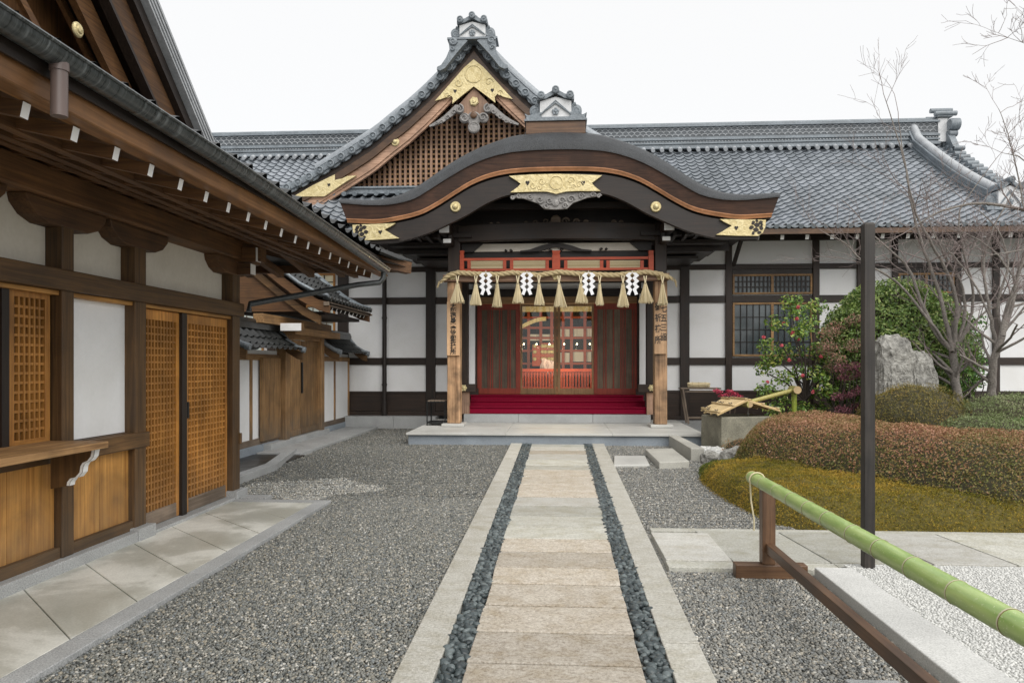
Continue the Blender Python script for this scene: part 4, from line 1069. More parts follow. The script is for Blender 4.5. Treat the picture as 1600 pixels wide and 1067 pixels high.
# ------------------------------------------------------------------ entrance: lintels, red doors, glass doors, steps, room behind
DY = WY
def zx(px, py, Y=DY): p = P(px, py, Y); return p.x, p.z
zt = P(870,474,DY).z; zbt = .80
MB().box(XD0-.2, XD1+.2, DY-.06, DY+.12, zt, P(870,464,DY).z).build('lintel', M['door_frame_x'], hall, bevel=.006)
MB().box(XD0-.2, XD1+.2, DY-.10, DY+.10, P(870,464,DY).z+.002, P(870,452,DY).z).build('beam', M['deep_x'], hall)
MB().box(XD0-.2, XD1+.2, DY-.03, DY-.004, P(870,452,DY).z+.003, P(870,443,DY).z).build('plaster_panel', M['plaster'], hall)
MB().box(XD0-.2, XD1+.2, DY-.10, DY-.004, P(870,443,DY).z+.003, 4.0).build('beam', M['deep_x'], hall)
for s in (-1,1):
    c0 = -.06
    p0, p1 = ((719,732),(1009.5,1022))[s>0]
    a, b_ = P(p0,560,16.7).x, P(p1,560,16.7).x
    MB().box(a, b_, 16.6, 16.8, .41, 4.0).build('pillar', M['hall_z'], hall, bevel=.01)
    p0, p1 = ((732,741),(1000.5,1009))[s>0]
    a, b_ = P(p0,560,17.3).x, P(p1,560,17.3).x
    MB().box(a-.02, b_+.02, 17.28, 17.34, .95, 3.15).build('plaster_panel', M['plaster'], hall)
    MB().box(a-.1, b_+.1, 17.26, 17.34, .40, .945).build('skirting_board', M['hall_x'], hall)
    p0, p1 = ((740,745.5),(995.5,1001))[s>0]
    a, b_ = P(p0,560,17.5).x, P(p1,560,17.5).x
    MB().box(a, b_, 17.38, 17.55, .40, 4.0).build('pillar', M['hall_z'], hall)
    p0, p1 = ((720,744),(996.5,1022))[s>0]
    a, b_ = P(p0,606,16.45).x, P(p1,606,16.45).x
    MB().box(a, b_, 16.35, 16.58, P(730,612,16.4).z, P(730,600,16.4).z).build('side_ledge', M['hall_x'], hall, bevel=.01)
    p0, p1 = ((722,734),(1010,1020))[s>0]
    MB().box(P(p0,630,16.5).x, P(p1,630,16.5).x, 16.42, 16.55, .40, P(730,612,16.4).z-.002).build('ledge_post', M['barge_z'], hall, bevel=.006)
    p = P((724.5,1018)[s>0],606,16.34)
    f = MB(); f.lathe((p.x,16.345,p.z),(0,-1,0),[(.05,0),(.05,.015),(.02,.03)],10)
    for k_ in range(6): f.lathe((p.x+.05*cos(k_*pi/3),16.345,p.z+.05*sin(k_*pi/3)),(0,-1,0),[(.03,0),(.02,.02)],8)
    f.build('gold_rosette', M['gold'], hall)
# crimson steps
for i,(y0,z0,z1,xa,xb) in enumerate(((16.50,.404,.56,732,1010),(16.82,.404,.685,734,1008),(17.14,.404,.795,735.5,1005.5))):
    MB().box(P(xa,640,y0).x, P(xb,640,y0).x, y0, (16.82,17.14,17.58)[i]-.002, z0, z1-.03).box(P(xa,640,y0).x-.01, P(xb,640,y0).x+.01, y0-.028, (16.82,17.14,17.58)[i]-.032, z1-.028, z1).build('carpeted_step', M['carpet'], hall, bevel=.012)
# red panel doors
M['door_slat'] = wood('brown_door_panel', (.085,.06,.038), (.18,.135,.09), 'z', .6)
for px0, px1, st in ((744.5,812.6,((275,300),(330,334),(340,346),(352,357),(388,392),(398,402),(430,436),(441,446),(472,494))),(928,996,((866,884),(914,918),(924,930),(962,968),(1000,1005),(1010,1016),(1022,1027),(1058,1066),(1070,1087)))):
    x0, x1 = P(px0,540,DY).x, P(px1,540,DY).x
    d = MB()
    d.box(x0, x1, DY-.02, DY+.03, zt-.15, zt-.01); d.box(x0, x1, DY-.02, DY+.03, zbt, zbt+.14)
    for a,b_ in st:
        xa, xb = P(660+a/3.233,540,DY).x, P(660+b_/3.233,540,DY).x
        xa, xb = max(xa,x0), min(xb,x1); d.box(xa, xb, DY-.018, DY+.03, zbt+.141, zt-.151)
    o = d.build('panel_door', M['door_red'], hall, bevel=.004)
    MB().box(x0+.01, x1-.01, DY+.0, DY+.02, zbt+.1, zt-.1).build('door_panel', M['door_slat'], o)
# glass doors
gm, ns, ls, bs = new_mat('clear_glass')
out = ns['Material Output']; tr = ns.new('ShaderNodeBsdfTransparent'); gl = ns.new('ShaderNodeBsdfGlossy'); gl.inputs['Roughness'].default_value = .02
fr = ns.new('ShaderNodeFresnel'); fr.inputs['IOR'].default_value = 1.5; ms = ns.new('ShaderNodeMixShader'); tr.inputs['Color'].default_value = (.92,.95,.93,1)
ls.new(fr.outputs[0], ms.inputs[0]); ls.new(tr.outputs[0], ms.inputs[1]); ls.new(gl.outputs[0], ms.inputs[2]); ls.new(ms.outputs[0], out.inputs['Surface'])
M['glass'] = gm
for px0, px1 in ((812.8,870.2),(870.6,928)):
    x0, x1 = P(px0,540,DY).x+.002, P(px1,540,DY).x-.002; sw = (.05 if px0<850 else .075), (.075 if px0<850 else .05)
    d = MB(); y0, y1 = DY+.0, DY+.04
    d.box(x0,x0+sw[0],y0,y1,zbt,zt-.01); d.box(x1-sw[1],x1,y0,y1,zbt,zt-.01)
    d.box(x0+sw[0],x1-sw[1],y0+.002,y1,zt-.07,zt-.01); d.box(x0+sw[0],x1-sw[1],y0+.002,y1,zbt,zbt+.14)
    o = d.build('glass_door', M['door_frame_z'], hall, bevel=.004)
    MB().box(x0+sw[0],x1-sw[1],DY+.02,DY+.026,zbt+.14,zt-.07).build('pane', M['glass'], o)
# room behind the glass; red frame, panels and railing stand in for reflections
rm = MB(); ry = 21.6
rm.box(-2.6,2.5,DY+.16,ry,.70,.795,0); rm.box(-2.6,2.5,ry,ry+.1,.7,3.9,1); rm.box(-2.7,-2.6,DY+.16,ry,.7,3.9,1); rm.box(2.5,2.6,DY+.16,ry,.7,3.9,1); rm.box(-2.7,2.6,DY+.16,ry+.1,3.9,4.0,1)
rm.build('inner_room', [M['gate_x'],M['deep_x']], hall)
iv = MB(); yy = 20.6
def xi(px): return P(px,540,yy).x
for px in (812,826,845,862,880,893,914,928): iv.box(xi(px)-.04,xi(px)+.04,yy,yy+.08,.8,3.4)
for py in (476,496,512,528,548,568,584): z = P(870,py,yy).z; iv.box(xi(800),xi(940),yy+.012,yy+.07,z-.03,z+.03)
ivo = iv.build('standin_frame', M['verm_x'], hall)
ip = MB()
for a,b_,t_,u in ((875,890,514,527),(896,925,511,527),(875,890,551,566),(893,924,549,565),(827,866,522,532),(840,860,540,566)):
    ip.box(xi(a),xi(b_),yy+.09,yy+.10,P(870,u,yy).z,P(870,t_,yy).z)
ip.build('standin_panel', M['plaster'], ivo)
ic = MB()
for a,b_,t_,u in ((845,866,536,572),(832,845,540,572)): ic.box(xi(a),xi(b_),yy-.3,yy-.05,P(870,u,yy).z,P(870,t_,yy).z)
ico_ = ic.build('cabinet', M['verm_x'], hall, bevel=.01)
ic = MB()
for a in (836,848,852,858,863):
    for t_ in (541,550,561): ic.lathe((xi(a),yy-.31,P(870,t_,yy).z),(0,-1,0),[(.06,0),(.05,.02),(.02,.03)],8)
ic.build('gold_fitting', M['gold'], ico_)
gb = MB(); gy = 19.4; z0, z1 = P(870,487,gy).z, P(870,474,gy).z
gb.box(-1.3,1.2,gy,gy+.02,z0,z1); gb.build('glow_band', M['gold'], hall)  # gilt band added to stand in for the ochre glow in the doors
cvr = MB()
xz = lambda v: (v.x, v.z)
cvr.bandprism([xz(P(812+i*4.6,515-14*sin(min(1,i/9)*pi/2),19.8)) for i in range(10)],[xz(P(812+i*4.6,509-14*sin(min(1,i/9)*pi/2),19.8)) for i in range(10)],'y',19.8,19.86)
cvr.build('carved_arch', M['gold'], hall)
fn = MB(); fy = 18.9
for i in range(30):
    x = -1.15+2.2*i/29; fn.box(x-.022,x+.022,fy-.02,fy+.02,.8,1.32)
fn.box(-1.25,1.15,fy-.03,fy+.03,1.32,1.40); fn.box(-1.25,1.15,fy-.025,fy+.025,.88,.93)
fn.build('standin_railing', M['verm_z'], hall)
cl = MB(); 
for k_ in range(9): cl.tube([(P(848+2*k_,575,19.2).x+.03*sin(j*1.3+k_),19.2-.03*(k_%3),P(870,560+.6*k_+j*4.2,19.2).z) for j in range(6)],[.05,.055,.06,.06,.055,.03],7)
cl.build('draped_cloth', plain('pale_pink_cloth', (.38,.29,.30), .8), hall, smooth=60)
M['bulb'] = emit('lit_bulb', (1,.84,.6), 6)
for i,px in enumerate((818.5,838.5,858.5,881.5,901.5,921.5)):
    p = P(px,537.5,18.6)
    t = thing('hanging_lamp', 'small glowing bulb seen through the glass door, %s in the row' % ('first from the left','second from the left','third from the left','third from the right','second from the right','first from the right')[i], 'lamp', p, 'bulbs glowing behind the glass doors')
    MB().ball((p.x,p.y,p.z),.017,.017,.017,10,8).build('bulb', M['bulb'], t, smooth=60)
    b = MB(); b.cyl((p.x,p.y,p.z+.02),(p.x,p.y,p.z+.06),.012,8); b.cyl((p.x,p.y,p.z+.06),(p.x,p.y,3.89),.003,5); b.build('cord', M['black'], t)
    ld = bpy.data.lights.new('lamp_light','POINT'); lo = bpy.data.objects.new('lamp_light', ld); COL.objects.link(lo); lo.parent = t; lo.location = (0,-.05,-.1)
    ld.energy = 9; ld.color = (1,.78,.5); ld.shadow_soft_size = .05

# ------------------------------------------------------------------ rope, tassels, paper streamers, plaques
RPY = 15.2
rx = [688,700,715,745,777,800,823,842,873,905,935,960,990,1010,1030,1045,1052]; ry_ = [441,431,426,428,429,426,428,430,425,428,429,430,427,425,428,433,437]
ctr = [P(x,y,RPY) for x,y in zip(rx,ry_)]
L_ = [0]; 
for a,b_ in zip(ctr,ctr[1:]): L_.append(L_[-1]+(b_-a).length)
rp = MB(); ns_ = 240
for k_ in range(3):
    pts = []
    for i in range(ns_+1):
        s_ = L_[-1]*i/ns_
        c = Vector((interp(L_,[p.x for p in ctr],s_), RPY, interp(L_,[p.z for p in ctr],s_)))
        a = s_/.34*2*pi + k_*2*pi/3; rr = .026
        pts.append(c+Vector((0,rr*cos(a),rr*sin(a))))
    rad = [.030*min(1,.35+min(i,ns_-i)/12) for i in range(ns_+1)]
    rp.tube(pts, rad, 8)
for e_,sg in ((ctr[0],-1),(ctr[-1],1)):
    for k_ in range(26):
        q = e_+Vector((sg*.02,random.uniform(-.03,.03),random.uniform(-.03,.03)))
        rp.tube([q, q+Vector((sg*random.uniform(.02,.06),random.uniform(-.02,.02),-random.uniform(.04,.14)))],[.004,.002],4)
M['rope'] = plain('straw_rope', (.55,.44,.25), .8, 0, .35, 160, .6)
tag(rp.build('sacred_rope', M['rope'], None, smooth=60, origin=(kx,RPY,3.38)), 'thick twisted straw rope strung across the porch beam', 'rope')
tx = [714.7,743.5,777,809,842,873.4,907.5,936.8,973.3,1008,1035.2]
lean = [.0,.0,0,.01,.01,.03,.02,0,.0,.01,0]; wide = [.15,.13,.11,.13,.11,.14,.145,.09,.125,.16,.11]
tl = ['hanging before the left pillar','second from the left, just left of the first paper streamer','right of the first paper streamer','just left of the second paper streamer','right of the second paper streamer','below the middle gold rosette','just left of the third paper streamer','right of the third paper streamer','just left of the fourth paper streamer','widely flared, right of the fourth paper streamer','hanging before the right pillar']
for i,px in enumerate(tx):
    top = P(px,431,RPY-.075); zt_ = P(px,444,RPY).z; zb_ = P(px,473+3*((i*7)%3),RPY).z
    t = MB()
    for s in (-1,1): t.tube([(top.x+s*.028,RPY-.07,top.z),(top.x+s*.014,RPY-.085,(top.z+zt_)/2),(top.x,RPY-.085,zt_)],.012,6)
    for k_ in range(120):
        a = random.random()*2*pi; r = sqrt(random.random()); w_ = wide[i]*r
        x1 = top.x+lean[i]+w_*cos(a); y1 = RPY-.085+.6*w_*sin(a)
        m_ = (top.x+(x1-top.x)*.45, RPY-.085+(y1-RPY+.085)*.45, lerp(zt_,zb_,.4))
        t.tube([(top.x+.022*r*cos(a),RPY-.085+.022*r*sin(a),zt_+.015), m_, (x1,y1,zb_+random.uniform(-.03,.02))],[.005,.006,.005],4)
    t.tube([(top.x+.024*cos(a),RPY-.085+.024*sin(a),zt_) for a in [j*pi/6 for j in range(13)]],.006,5,1)
    tag(t.build('straw_tassel', [M['straw'],M['black']], None, origin=(top.x,RPY-.085,top.z)), 'straw tassel '+tl[i], 'tassel', 'straw tassels on the rope')
for i,px in enumerate((759,823.2,919.8,988)):
    c = P(px,426,RPY-.10); z1 = P(px,426,RPY-.1).z; z0 = P(px,461.5,RPY-.1).z; H4 = (z1-z0)/4.0; w_ = .060
    s_ = MB(); y = RPY-.10; th = .0035
    for sg in (-1,1):
        for k_ in range(4):
            a, b_ = (.0 if k_%2==0 else .0), 0
            zt_ = z1-H4*k_; n_ = .062
            o0, o1 = (.004,.070) if k_ < 3 else (.012,.045)
            # folded panel: leans outward then back inward
            q = [(0,zt_),(.075,zt_),(.138,zt_-H4*.5),(.075,zt_-H4),(.0,zt_-H4),(.047,zt_-H4*.5)] if k_ < 3 else [(.002,zt_),(.075,zt_),(.112,zt_-H4*.8),(.05,zt_-H4*1.0),(.034,zt_-H4*.55)]
            yo = y-.006*k_-(.003 if sg>0 else 0)
            s_.prism([(c.x+sg*a_,z_) for a_,z_ in q],'y',yo-th,yo)
    s_.cyl((c.x,y,z1-.01),(c.x,RPY-.06,z1+.05),.004,5)
    tag(s_.build('paper_streamer', M['paper'], None, origin=(c.x,y,z1)), ('white zigzag paper streamer nearest the left pillar','white zigzag paper streamer, second from the left pillar','white zigzag paper streamer, second from the right pillar','white zigzag paper streamer nearest the right pillar')[i], 'paper streamer', 'white paper streamers on the rope')
# writing
def text_mesh(body, size):
    cu = bpy.data.curves.new('writing','FONT'); cu.body = body; cu.size = size; cu.align_x = 'CENTER'; cu.align_y = 'CENTER'; cu.extrude = .0015; cu.offset = .004
    o = bpy.data.objects.new('writing', cu); COL.objects.link(o)
    bpy.context.view_layer.update(); dg = bpy.context.evaluated_depsgraph_get()
    me = bpy.data.meshes.new_from_object(o.evaluated_get(dg)); bpy.data.objects.remove(o); return me
def writing(parent, chars, x, y, zs, size, sx=1.0):
    b = MB()
    for ch,z in zip(chars,zs):
        me = text_mesh(ch,size)
        b.add([(x+v.co.x*sx, y-v.co.z, z+v.co.y) for v in me.vertices],[tuple(p.vertices) for p in me.polygons]); bpy.data.meshes.remove(me)
    return b.build('writing', M['ink'], parent)
xa, xb = P(698.2,520,15.3).x, P(718,520,15.3).x
z1, z0 = P(709,471.5,15.3).z, P(709,555.5,15.3).z
t = thing('sign_plaque', 'narrow wooden plaque with one column of brushed writing on the left pillar', 'sign', ((xa+xb)/2,15.3,z0))
MB().box(xa,xb,15.30,15.345,z0,z1).build('board', M['plaque'], t, bevel=.006)
n_ = 11; writing(t, '大阪福島天満宮御祈祷所', (xa+xb)/2+.0, 15.298, [lerp(z1-.10,z0+.07,i/(n_-1)) for i in range(n_)], .125, 1.0)
xa, xb = P(1022.5,520,15.3).x, P(1041.5,520,15.3).x
z1, z0 = P(1032,474,15.3).z, P(1032,553,15.3).z
t = thing('sign_plaque', 'wooden plaque with two columns of bold black writing on the right pillar', 'sign', ((xa+xb)/2,15.3,z0))
MB().box(xa,xb,15.30,15.345,z0,z1).build('board', M['plaque'], t, bevel=.006)
writing(t, '七五三詣', xa+.19, 15.298, [lerp(z1-.12,z0+.34,i/3) for i in range(4)], .175, .75)
writing(t, '御祈祷所', xa+.072, 15.298, [lerp(z1-.08,z0+.28,i/3) for i in range(4)], .175, .75)
# ------------------------------------------------------------------ wooden office on the left
OX = -3.6
off = thing('wooden_office', 'brown timber office with lattice doors, counter shelf and deep eaves along the left', 'office building', (OX, 6, 0))
D0, D1 = 6.165, 7.86               # door opening
wl = MB()
wl.box(-3.80,-3.69,-2,8.0,2.18,2.95); wl.box(-3.80,-3.69,-2,4.15,.1,2.18); wl.box(-3.80,-3.69,5.07,D0,.1,2.18); wl.box(-3.80,-3.69,D1,8.0,.1,2.18); wl.box(-3.80,-3.69,4.15,5.07,.1,.92)
wl.box(-9,-3.81,7.85,7.98,.1,2.95); wl.box(-9,-3.81,-2,-1.9,.1,2.95)
wl.build('wall', M['cream'], off)
MB().box(-3.70,-3.655,5.205,5.99,.935,2.03).build('wall_panel', M['plaster'], off)
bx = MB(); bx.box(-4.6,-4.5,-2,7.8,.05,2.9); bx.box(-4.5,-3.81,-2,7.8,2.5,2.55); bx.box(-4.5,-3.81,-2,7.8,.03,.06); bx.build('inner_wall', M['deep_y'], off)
for y0,y1,mk in ((5.075,5.205,'office_z'),(5.99,6.155,'office_z'),(7.855,8.03,'office_z'),(4.05,4.16,'office_z'),(2.6,2.76,'office_z'),(1.0,1.16,'office_z'),(-.8,-.64,'office_z')):
    MB().box(-3.72,-3.56,y0,y1,.11,2.66).build('post', M[mk], off, bevel=.008)
MB().box(-3.70,-3.60,6.845,6.935,.05,2.0).build('mullion', M['deep_z'], off, bevel=.006)
MB().box(-3.72,-3.53,-2,8.08,2.035,2.185).build('beam', M['office_y'], off, bevel=.01)
MB().box(-3.70,-3.585,-2,8.0,2.0,2.033).build('lintel', M['honey_y'], off, bevel=.004)
MB().box(-3.74,-3.50,-2,8.45,2.66,2.87).build('wall_plate', M['soffit_y'], off, bevel=.015)
MB().box(-3.72,-3.545,5.32,6.19,.795,.925).build('middle_rail', M['office_y'], off, bevel=.012)
# boat-shaped bracket arms under the plate
for yc in (5.14,6.07,4.1,2.68,1.08):
    q = [(yc-.44,2.658),(yc-.42,2.60),(yc-.34,2.53),(yc-.22,2.49),(yc+.22,2.49),(yc+.34,2.53),(yc+.42,2.60),(yc+.44,2.658)]
    MB().prism(q,'x',-3.71,-3.55).build('bracket_arm', M['soffit_y'], off, bevel=.008)
q = [(7.45,2.658),(7.47,2.60),(7.55,2.53),(7.66,2.49),(8.1,2.49),(8.2,2.53),(8.25,2.60),(8.28,2.658)]
MB().prism(q,'x',-3.71,-3.55).build('bracket_arm', M['soffit_y'], off, bevel=.008)
for z0,z1,x1 in ((2.50,2.62,-3.40),(2.64,2.80,-3.34)):
    b = MB(); b.box(-3.7,x1,7.93,8.06,z0,z1); b.box(x1,x1+.008,7.935,8.055,z0+.004,z1-.004,1); b.build('beam_nose', [M['soffit_x'],M['whitepaint']], off)
# lower boards, rails and foundation
for a,b_ in ((4.16,5.075),(5.205,5.99),(2.76,4.05)):
    n_ = 2
    hb = MB()
    for i in range(n_): hb.box(-3.665-.002*i,-3.62,lerp(a,b_,i/n_)+.002,lerp(a,b_,(i+1)/n_)-.002,.18,.80)
    hb.build('board_panel', M['honey_z'], off, bevel=.003)
    q = [(a,.19),(a,.075),(a+.12*(b_-a),.075),(a+.2*(b_-a),.105),(a+.8*(b_-a),.105),(a+.88*(b_-a),.075),(b_,.075),(b_,.19)]
    MB().prism(q,'x',-3.66,-3.575).build('bottom_rail', M['grey_y'] if False else M['office_y'], off, bevel=.006)
    MB().box(-3.70,-3.60,a,b_,.80,.93).build('sill', M['office_y'], off)
fd = MB(); fd.box(-3.75,-3.50,-2,5.0,-.05,.11); fd.box(-3.75,-3.50,5.003,5.93,-.05,.11); fd.box(-3.76,-3.49,5.933,6.19,-.05,.13)
fd.box(-3.75,-3.52,6.193,7.82,-.05,.055); fd.box(-3.78,-3.50,7.823,8.10,-.05,.12); fd.box(-3.5,-3.2,7.87,8.05,-.05,.05)
fd.build('foundation', M['granite'], off, bevel=.008)
# lattice doors and windows
def lattice(y0,y1,z0,z1,cols,rows,x,frame=(.05,.05,.09,.13),fm='honey',lm='lattice',grey=True,name='lattice_door'):
    sl,sr,tp,bt = frame
    d = MB(); d.box(x-.035,x,y0,y0+sl,z0,z1); d.box(x-.035,x,y1-sr,y1,z0,z1); d.box(x-.034,x-.001,y0+sl,y1-sr,z1-tp,z1)
    d.box(x-.034,x-.001,y0+sl,y1-sr,z0,z0+bt,1)
    o = d.build(name,[M[lm+'_z'],M['grey_y'] if grey else M[lm+'_y']],off,bevel=.003)
    l = MB(); a0,a1,b0,b1 = y0+sl,y1-sr,z0+bt,z1-tp
    for i in range(1,cols): yy = lerp(a0,a1,i/cols); l.box(x-.028,x-.006,yy-.009,yy+.009,b0,b1)
    for i in range(1,rows): zz = lerp(b0,b1,i/rows); l.box(x-.030,x-.009,a0,a1,zz-.009,zz+.009)
    l.build('lattice',M[lm+'_z'],o)
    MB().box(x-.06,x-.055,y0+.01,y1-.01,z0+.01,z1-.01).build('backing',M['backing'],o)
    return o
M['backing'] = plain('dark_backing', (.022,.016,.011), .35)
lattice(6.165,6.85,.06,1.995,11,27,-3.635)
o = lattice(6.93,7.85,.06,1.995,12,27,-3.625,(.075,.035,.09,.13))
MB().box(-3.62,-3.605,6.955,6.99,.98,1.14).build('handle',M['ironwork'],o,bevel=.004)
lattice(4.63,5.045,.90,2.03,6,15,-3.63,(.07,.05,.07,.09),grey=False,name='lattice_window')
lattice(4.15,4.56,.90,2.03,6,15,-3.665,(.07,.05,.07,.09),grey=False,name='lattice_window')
MB().box(-3.66,-3.61,4.56,4.628,.90,2.03).build('mullion',M['deep_z'],off)
MB().box(-3.59,-3.54,8.0,8.04,.62,.74).build('switch_box',M['office_z'],off,bevel=.005)
# counter shelf with its bracket
cs = MB().box(-3.62,-3.18,2.4,5.02,.915,.962).build('counter_shelf',M['gate_y'],off,bevel=.006)
bq = [(-3.56,.912),(-3.24,.912),(-3.25,.86),(-3.275,.83),(-3.31,.815),(-3.325,.79),(-3.33,.75),(-3.36,.715),(-3.40,.705),(-3.42,.68),(-3.425,.655),(-3.56,.63)]
for yc in (4.98,3.4):
    b = MB(); n_ = len(bq); b.prism(bq,'y',yc-.03,yc+.03,0)
    ed = MB()
    for (x0,z0),(x1,z1) in zip(bq[1:-1],bq[2:-1]):
        d = Vector((x1-x0,z1-z0)); nrm = Vector((-d.y,d.x)).normalized()*-.004*-1
        b.add([(x0+.004,yc-.027,z0-.001),(x0+.004,yc+.027,z0-.001),(x1+.004,yc+.027,z1-.001),(x1+.004,yc-.027,z1-.001)],[(0,1,2,3)],1)
        b.add([(x0+.004,yc-.032,z0),(x0-.016,yc-.032,z0),(x1-.016,yc-.032,z1),(x1+.004,yc-.032,z1)],[(0,1,2,3)],1)
    b.build('shelf_bracket',[M['office_z'],M['whitepaint']],off)
# eaves: rafters, soffit, fascia, gutter
EXo = -2.40
M['orange_x'] = wood('brown_sheathing',(.11,.05,.018),(.24,.12,.046),'x',.6,.8)
M['orange_y'] = wood('orange_brown_board',(.17,.075,.025),(.34,.165,.06),'y',.5,.8)
first = None; y = -1.6; y0r = y
while y < 9.6:
    if first is None:
        b = MB(); b.beam((-3.9,y,2.985),(EXo,y,2.645),.05,.07,0,endmi=1); first = b.build('rafter',[M['soffit_x'],M['whitepaint']],off)
    else:
        c = first.copy(); COL.objects.link(c); c.parent = off; c.location = (0,y-y0r,0); WL[c.name] = WL[off.name]
    y += .341
sf = MB(); sf.add([(-4.4,-2,3.15),(-2.3,-2,2.69),(-2.3,9.8,2.69),(-4.4,9.8,3.15),(-4.4,-2,3.17),(-2.3,-2,2.71),(-2.3,9.8,2.71),(-4.4,9.8,3.17)],[(0,1,2,3),(4,7,6,5),(0,4,5,1),(2,6,7,3)])
sf.build('soffit',M['soffit_y'],off)
for k_,x in enumerate((-2.72,-3.0,-3.25)): MB().box(x-.03,x+.03,-2,9.75,2.655+.062*k_*1.05-.02+.03,2.70+.062*k_*1.05+.03).build('batten',M['soffit_y'],off)
MB().box(-2.42,-2.30,-2,9.78,2.685,2.80).build('fascia_board',M['orange_y'],off,bevel=.01)
MB().box(-2.36,-2.28,-2,9.80,2.803,2.88).build('fascia_board',M['deep_y'],off,bevel=.006)
gys = [-2,2.77,5.2,7.1,8.6,9.3]; gzs = [2.93,2.885,2.855,2.80,2.745,2.72]
gt = MB(); prof = [(.062*cos(a),.062*sin(a)) for a in [pi+pi*j/8 for j in range(9)]]
pts_y = [lerp(-2,9.3,i/24) for i in range(25)]
rings = []
for y in pts_y:
    z = interp(gys,gzs,y)
    rings.append([(-2.215+a,y,z+b_) for a,b_ in prof]+[(-2.215+a*.85,y,z+b_*.85+.0) for a,b_ in reversed(prof)])
gt.loft(rings,True,True)
gt.tube([(-2.15,y,interp(gys,gzs,y)+.004) for y in pts_y],.010,6)
for i in range(14): y = .2+.68*i; z = interp(gys,gzs,y); gt.beam((-2.30,y,z+.012),(-2.15,y,z+.012),.02,.012)
gt.build('gutter',M['gutter'],off,smooth=50)
g2 = MB(); g2.box(-2.285,-2.27,-2,9.3,2.78,2.85); g2.build('gutter_board',M['deep_y'],off)
dn = MB(); dy = PX(96,150,-2.2).y; dn.cyl((-2.21,dy,2.86),(-2.21,dy,2.60),.035,14); dn.cyl((-2.21,dy,2.84),(-2.21,dy,2.80),.040,14)
dn.build('gutter_outlet',M['pipe'],off,smooth=40)
dp = MB(); dp.tube([(-2.215,9.2,2.70),(-2.215,9.2,2.60),(-2.26,9.18,2.54),(-2.5,9.05,2.50),(-3.50,8.15,2.19),(-3.5,8.13,2.10)],.034,10); dp.build('downpipe',M['copper'],off,smooth=60)
# roof slope, end hip and its rafters
of_c = [(-2.27,2.90),(-2.8,3.09),(-3.5,3.42),(-4.3,3.88),(-5.0,4.36)]
tile_sheet('roof',of_c,-2,9.75,'y',M['tile_dark'],off)
hp = MB(); A1 = (-1.98,9.85,2.86)
hp.add([A1,(-9,9.85,2.90),(-9,8.3,3.7),(-4.2,8.3,3.80),(-2.27,9.0,2.93)],[(0,1,2,3),(0,3,4)])
hp.add([(A1[0],A1[1],A1[2]-.05),(-9,9.85,2.85),(-9,8.0,3.5),(-4.2,8.0,3.5),(-2.30,9.0,2.80)],[(3,2,1,0),(4,3,0)])
hp.build('hip_roof',[M['tile_dark']],off)
hb = MB(); hb.beam((-3.6,8.0,3.0),(-2.02,9.82,2.80),.12,.15); hb.build('hip_rafter',M['soffit_y'],off)
MB().beam((-9,9.82,2.79),(-2.0,9.82,2.80),.08,.10).build('fascia_board',M['soffit_x'],off)
first = None
for i in range(12):
    x = -2.9-.42*i
    if first is None:
        b = MB(); b.beam((x,7.9,2.98),(x,9.72,2.72),.08,.09,0,endmi=1); first = b.build('rafter',[M['soffit_y'],M['whitepaint']],off)
    else:
        c = first.copy(); COL.objects.link(c); c.parent = off; c.location = (-.42*i,0,0); WL[c.name] = WL[off.name]
MB().box(-9,-2.9,7.9,9.8,2.98,3.0).build('soffit',M['soffit_x'],off)
MB().beam((-9,8.05,2.75),(-3.30,8.05,2.75),.16,.2).build('wall_plate',M['soffit_x'],off)
ec = MB()                                             # flared tile corner
for i in range(6): ec.tube([(-2.28-.05*i,9.2+.02*i,2.93+.03*i),(-2.14-.05*i,9.6,2.90+.025*i),(-2.0-.05*i,9.88,2.90+.02*i)],.028,8)
ec.build('corner_tiles',M['tile_dark'],off,smooth=50)
# side gable above the eave
p0 = Vector((9.73,4.43)); dr_ = Vector((-1.16,1.0)).normalized(); nr_ = Vector((-dr_.y,dr_.x)).normalized()
if nr_.y > 0: nr_ = -nr_
Ya = 6.2
def slab(mb, o0, o1, xa, xb, mi=0, ext=0):
    # band parallel to the verge between perpendicular offsets o0..o1, both sides of the gable
    def pt(o_, t): return p0 + nr_*o_ + dr_*t
    def at_y(o_, y): q = p0+nr_*o_; t = (y-q.x)/dr_.x; return q+dr_*t
    a0,a1 = pt(o0,-.9), pt(o1,-.9); b0,b1 = at_y(o0,Ya), at_y(o1,Ya)
    A_ = [(a0.x,a0.y),(b0.x,b0.y),(2*Ya-a0.x,a0.y)]; B_ = [(a1.x,a1.y),(b1.x,b1.y),(2*Ya-a1.x,a1.y)]
    mb.bandprism(A_,B_,'x',xa,xb,mi)
sg = MB()
slab(sg,0,.035,-4.62,-5.7); sg.build('gable_roof',M['tile_dark'],off)
sg = MB()
for i in range(4): slab(sg,.04+.04*i,.07+.04*i,-4.60-.012*i,-5.6)
sg.build('verge_tiles',M['tile_light'],off)
sg = MB(); slab(sg,.205,.34,-4.72,-5.6); sg.build('verge_soffit',M['deep_y'],off)
sg = MB(); slab(sg,.345,.66,-4.80,-4.90); sg.build('bargeboard',M['soffit_y'],off,bevel=.008)
sg = MB(); slab(sg,.66,.70,-4.78,-4.9); sg.build('barge_trim',M['deep_y'],off)
sg = MB(); slab(sg,.70,.95,-4.98,-5.06); sg.build('bargeboard',M['soffit_y'],off)
gw = MB(); slab(gw,.12,3.0,-5.52,-5.6)
gw.build('gable_wall',M['soffit_z'],off)
sb = MB(); 
for i in range(5): sb.beam((-5.2,9.2-.9*i,3.75+.0*i),(-5.2,Ya+.2,3.75+ (9.0-.9*i-Ya)*.86),.05,.08)
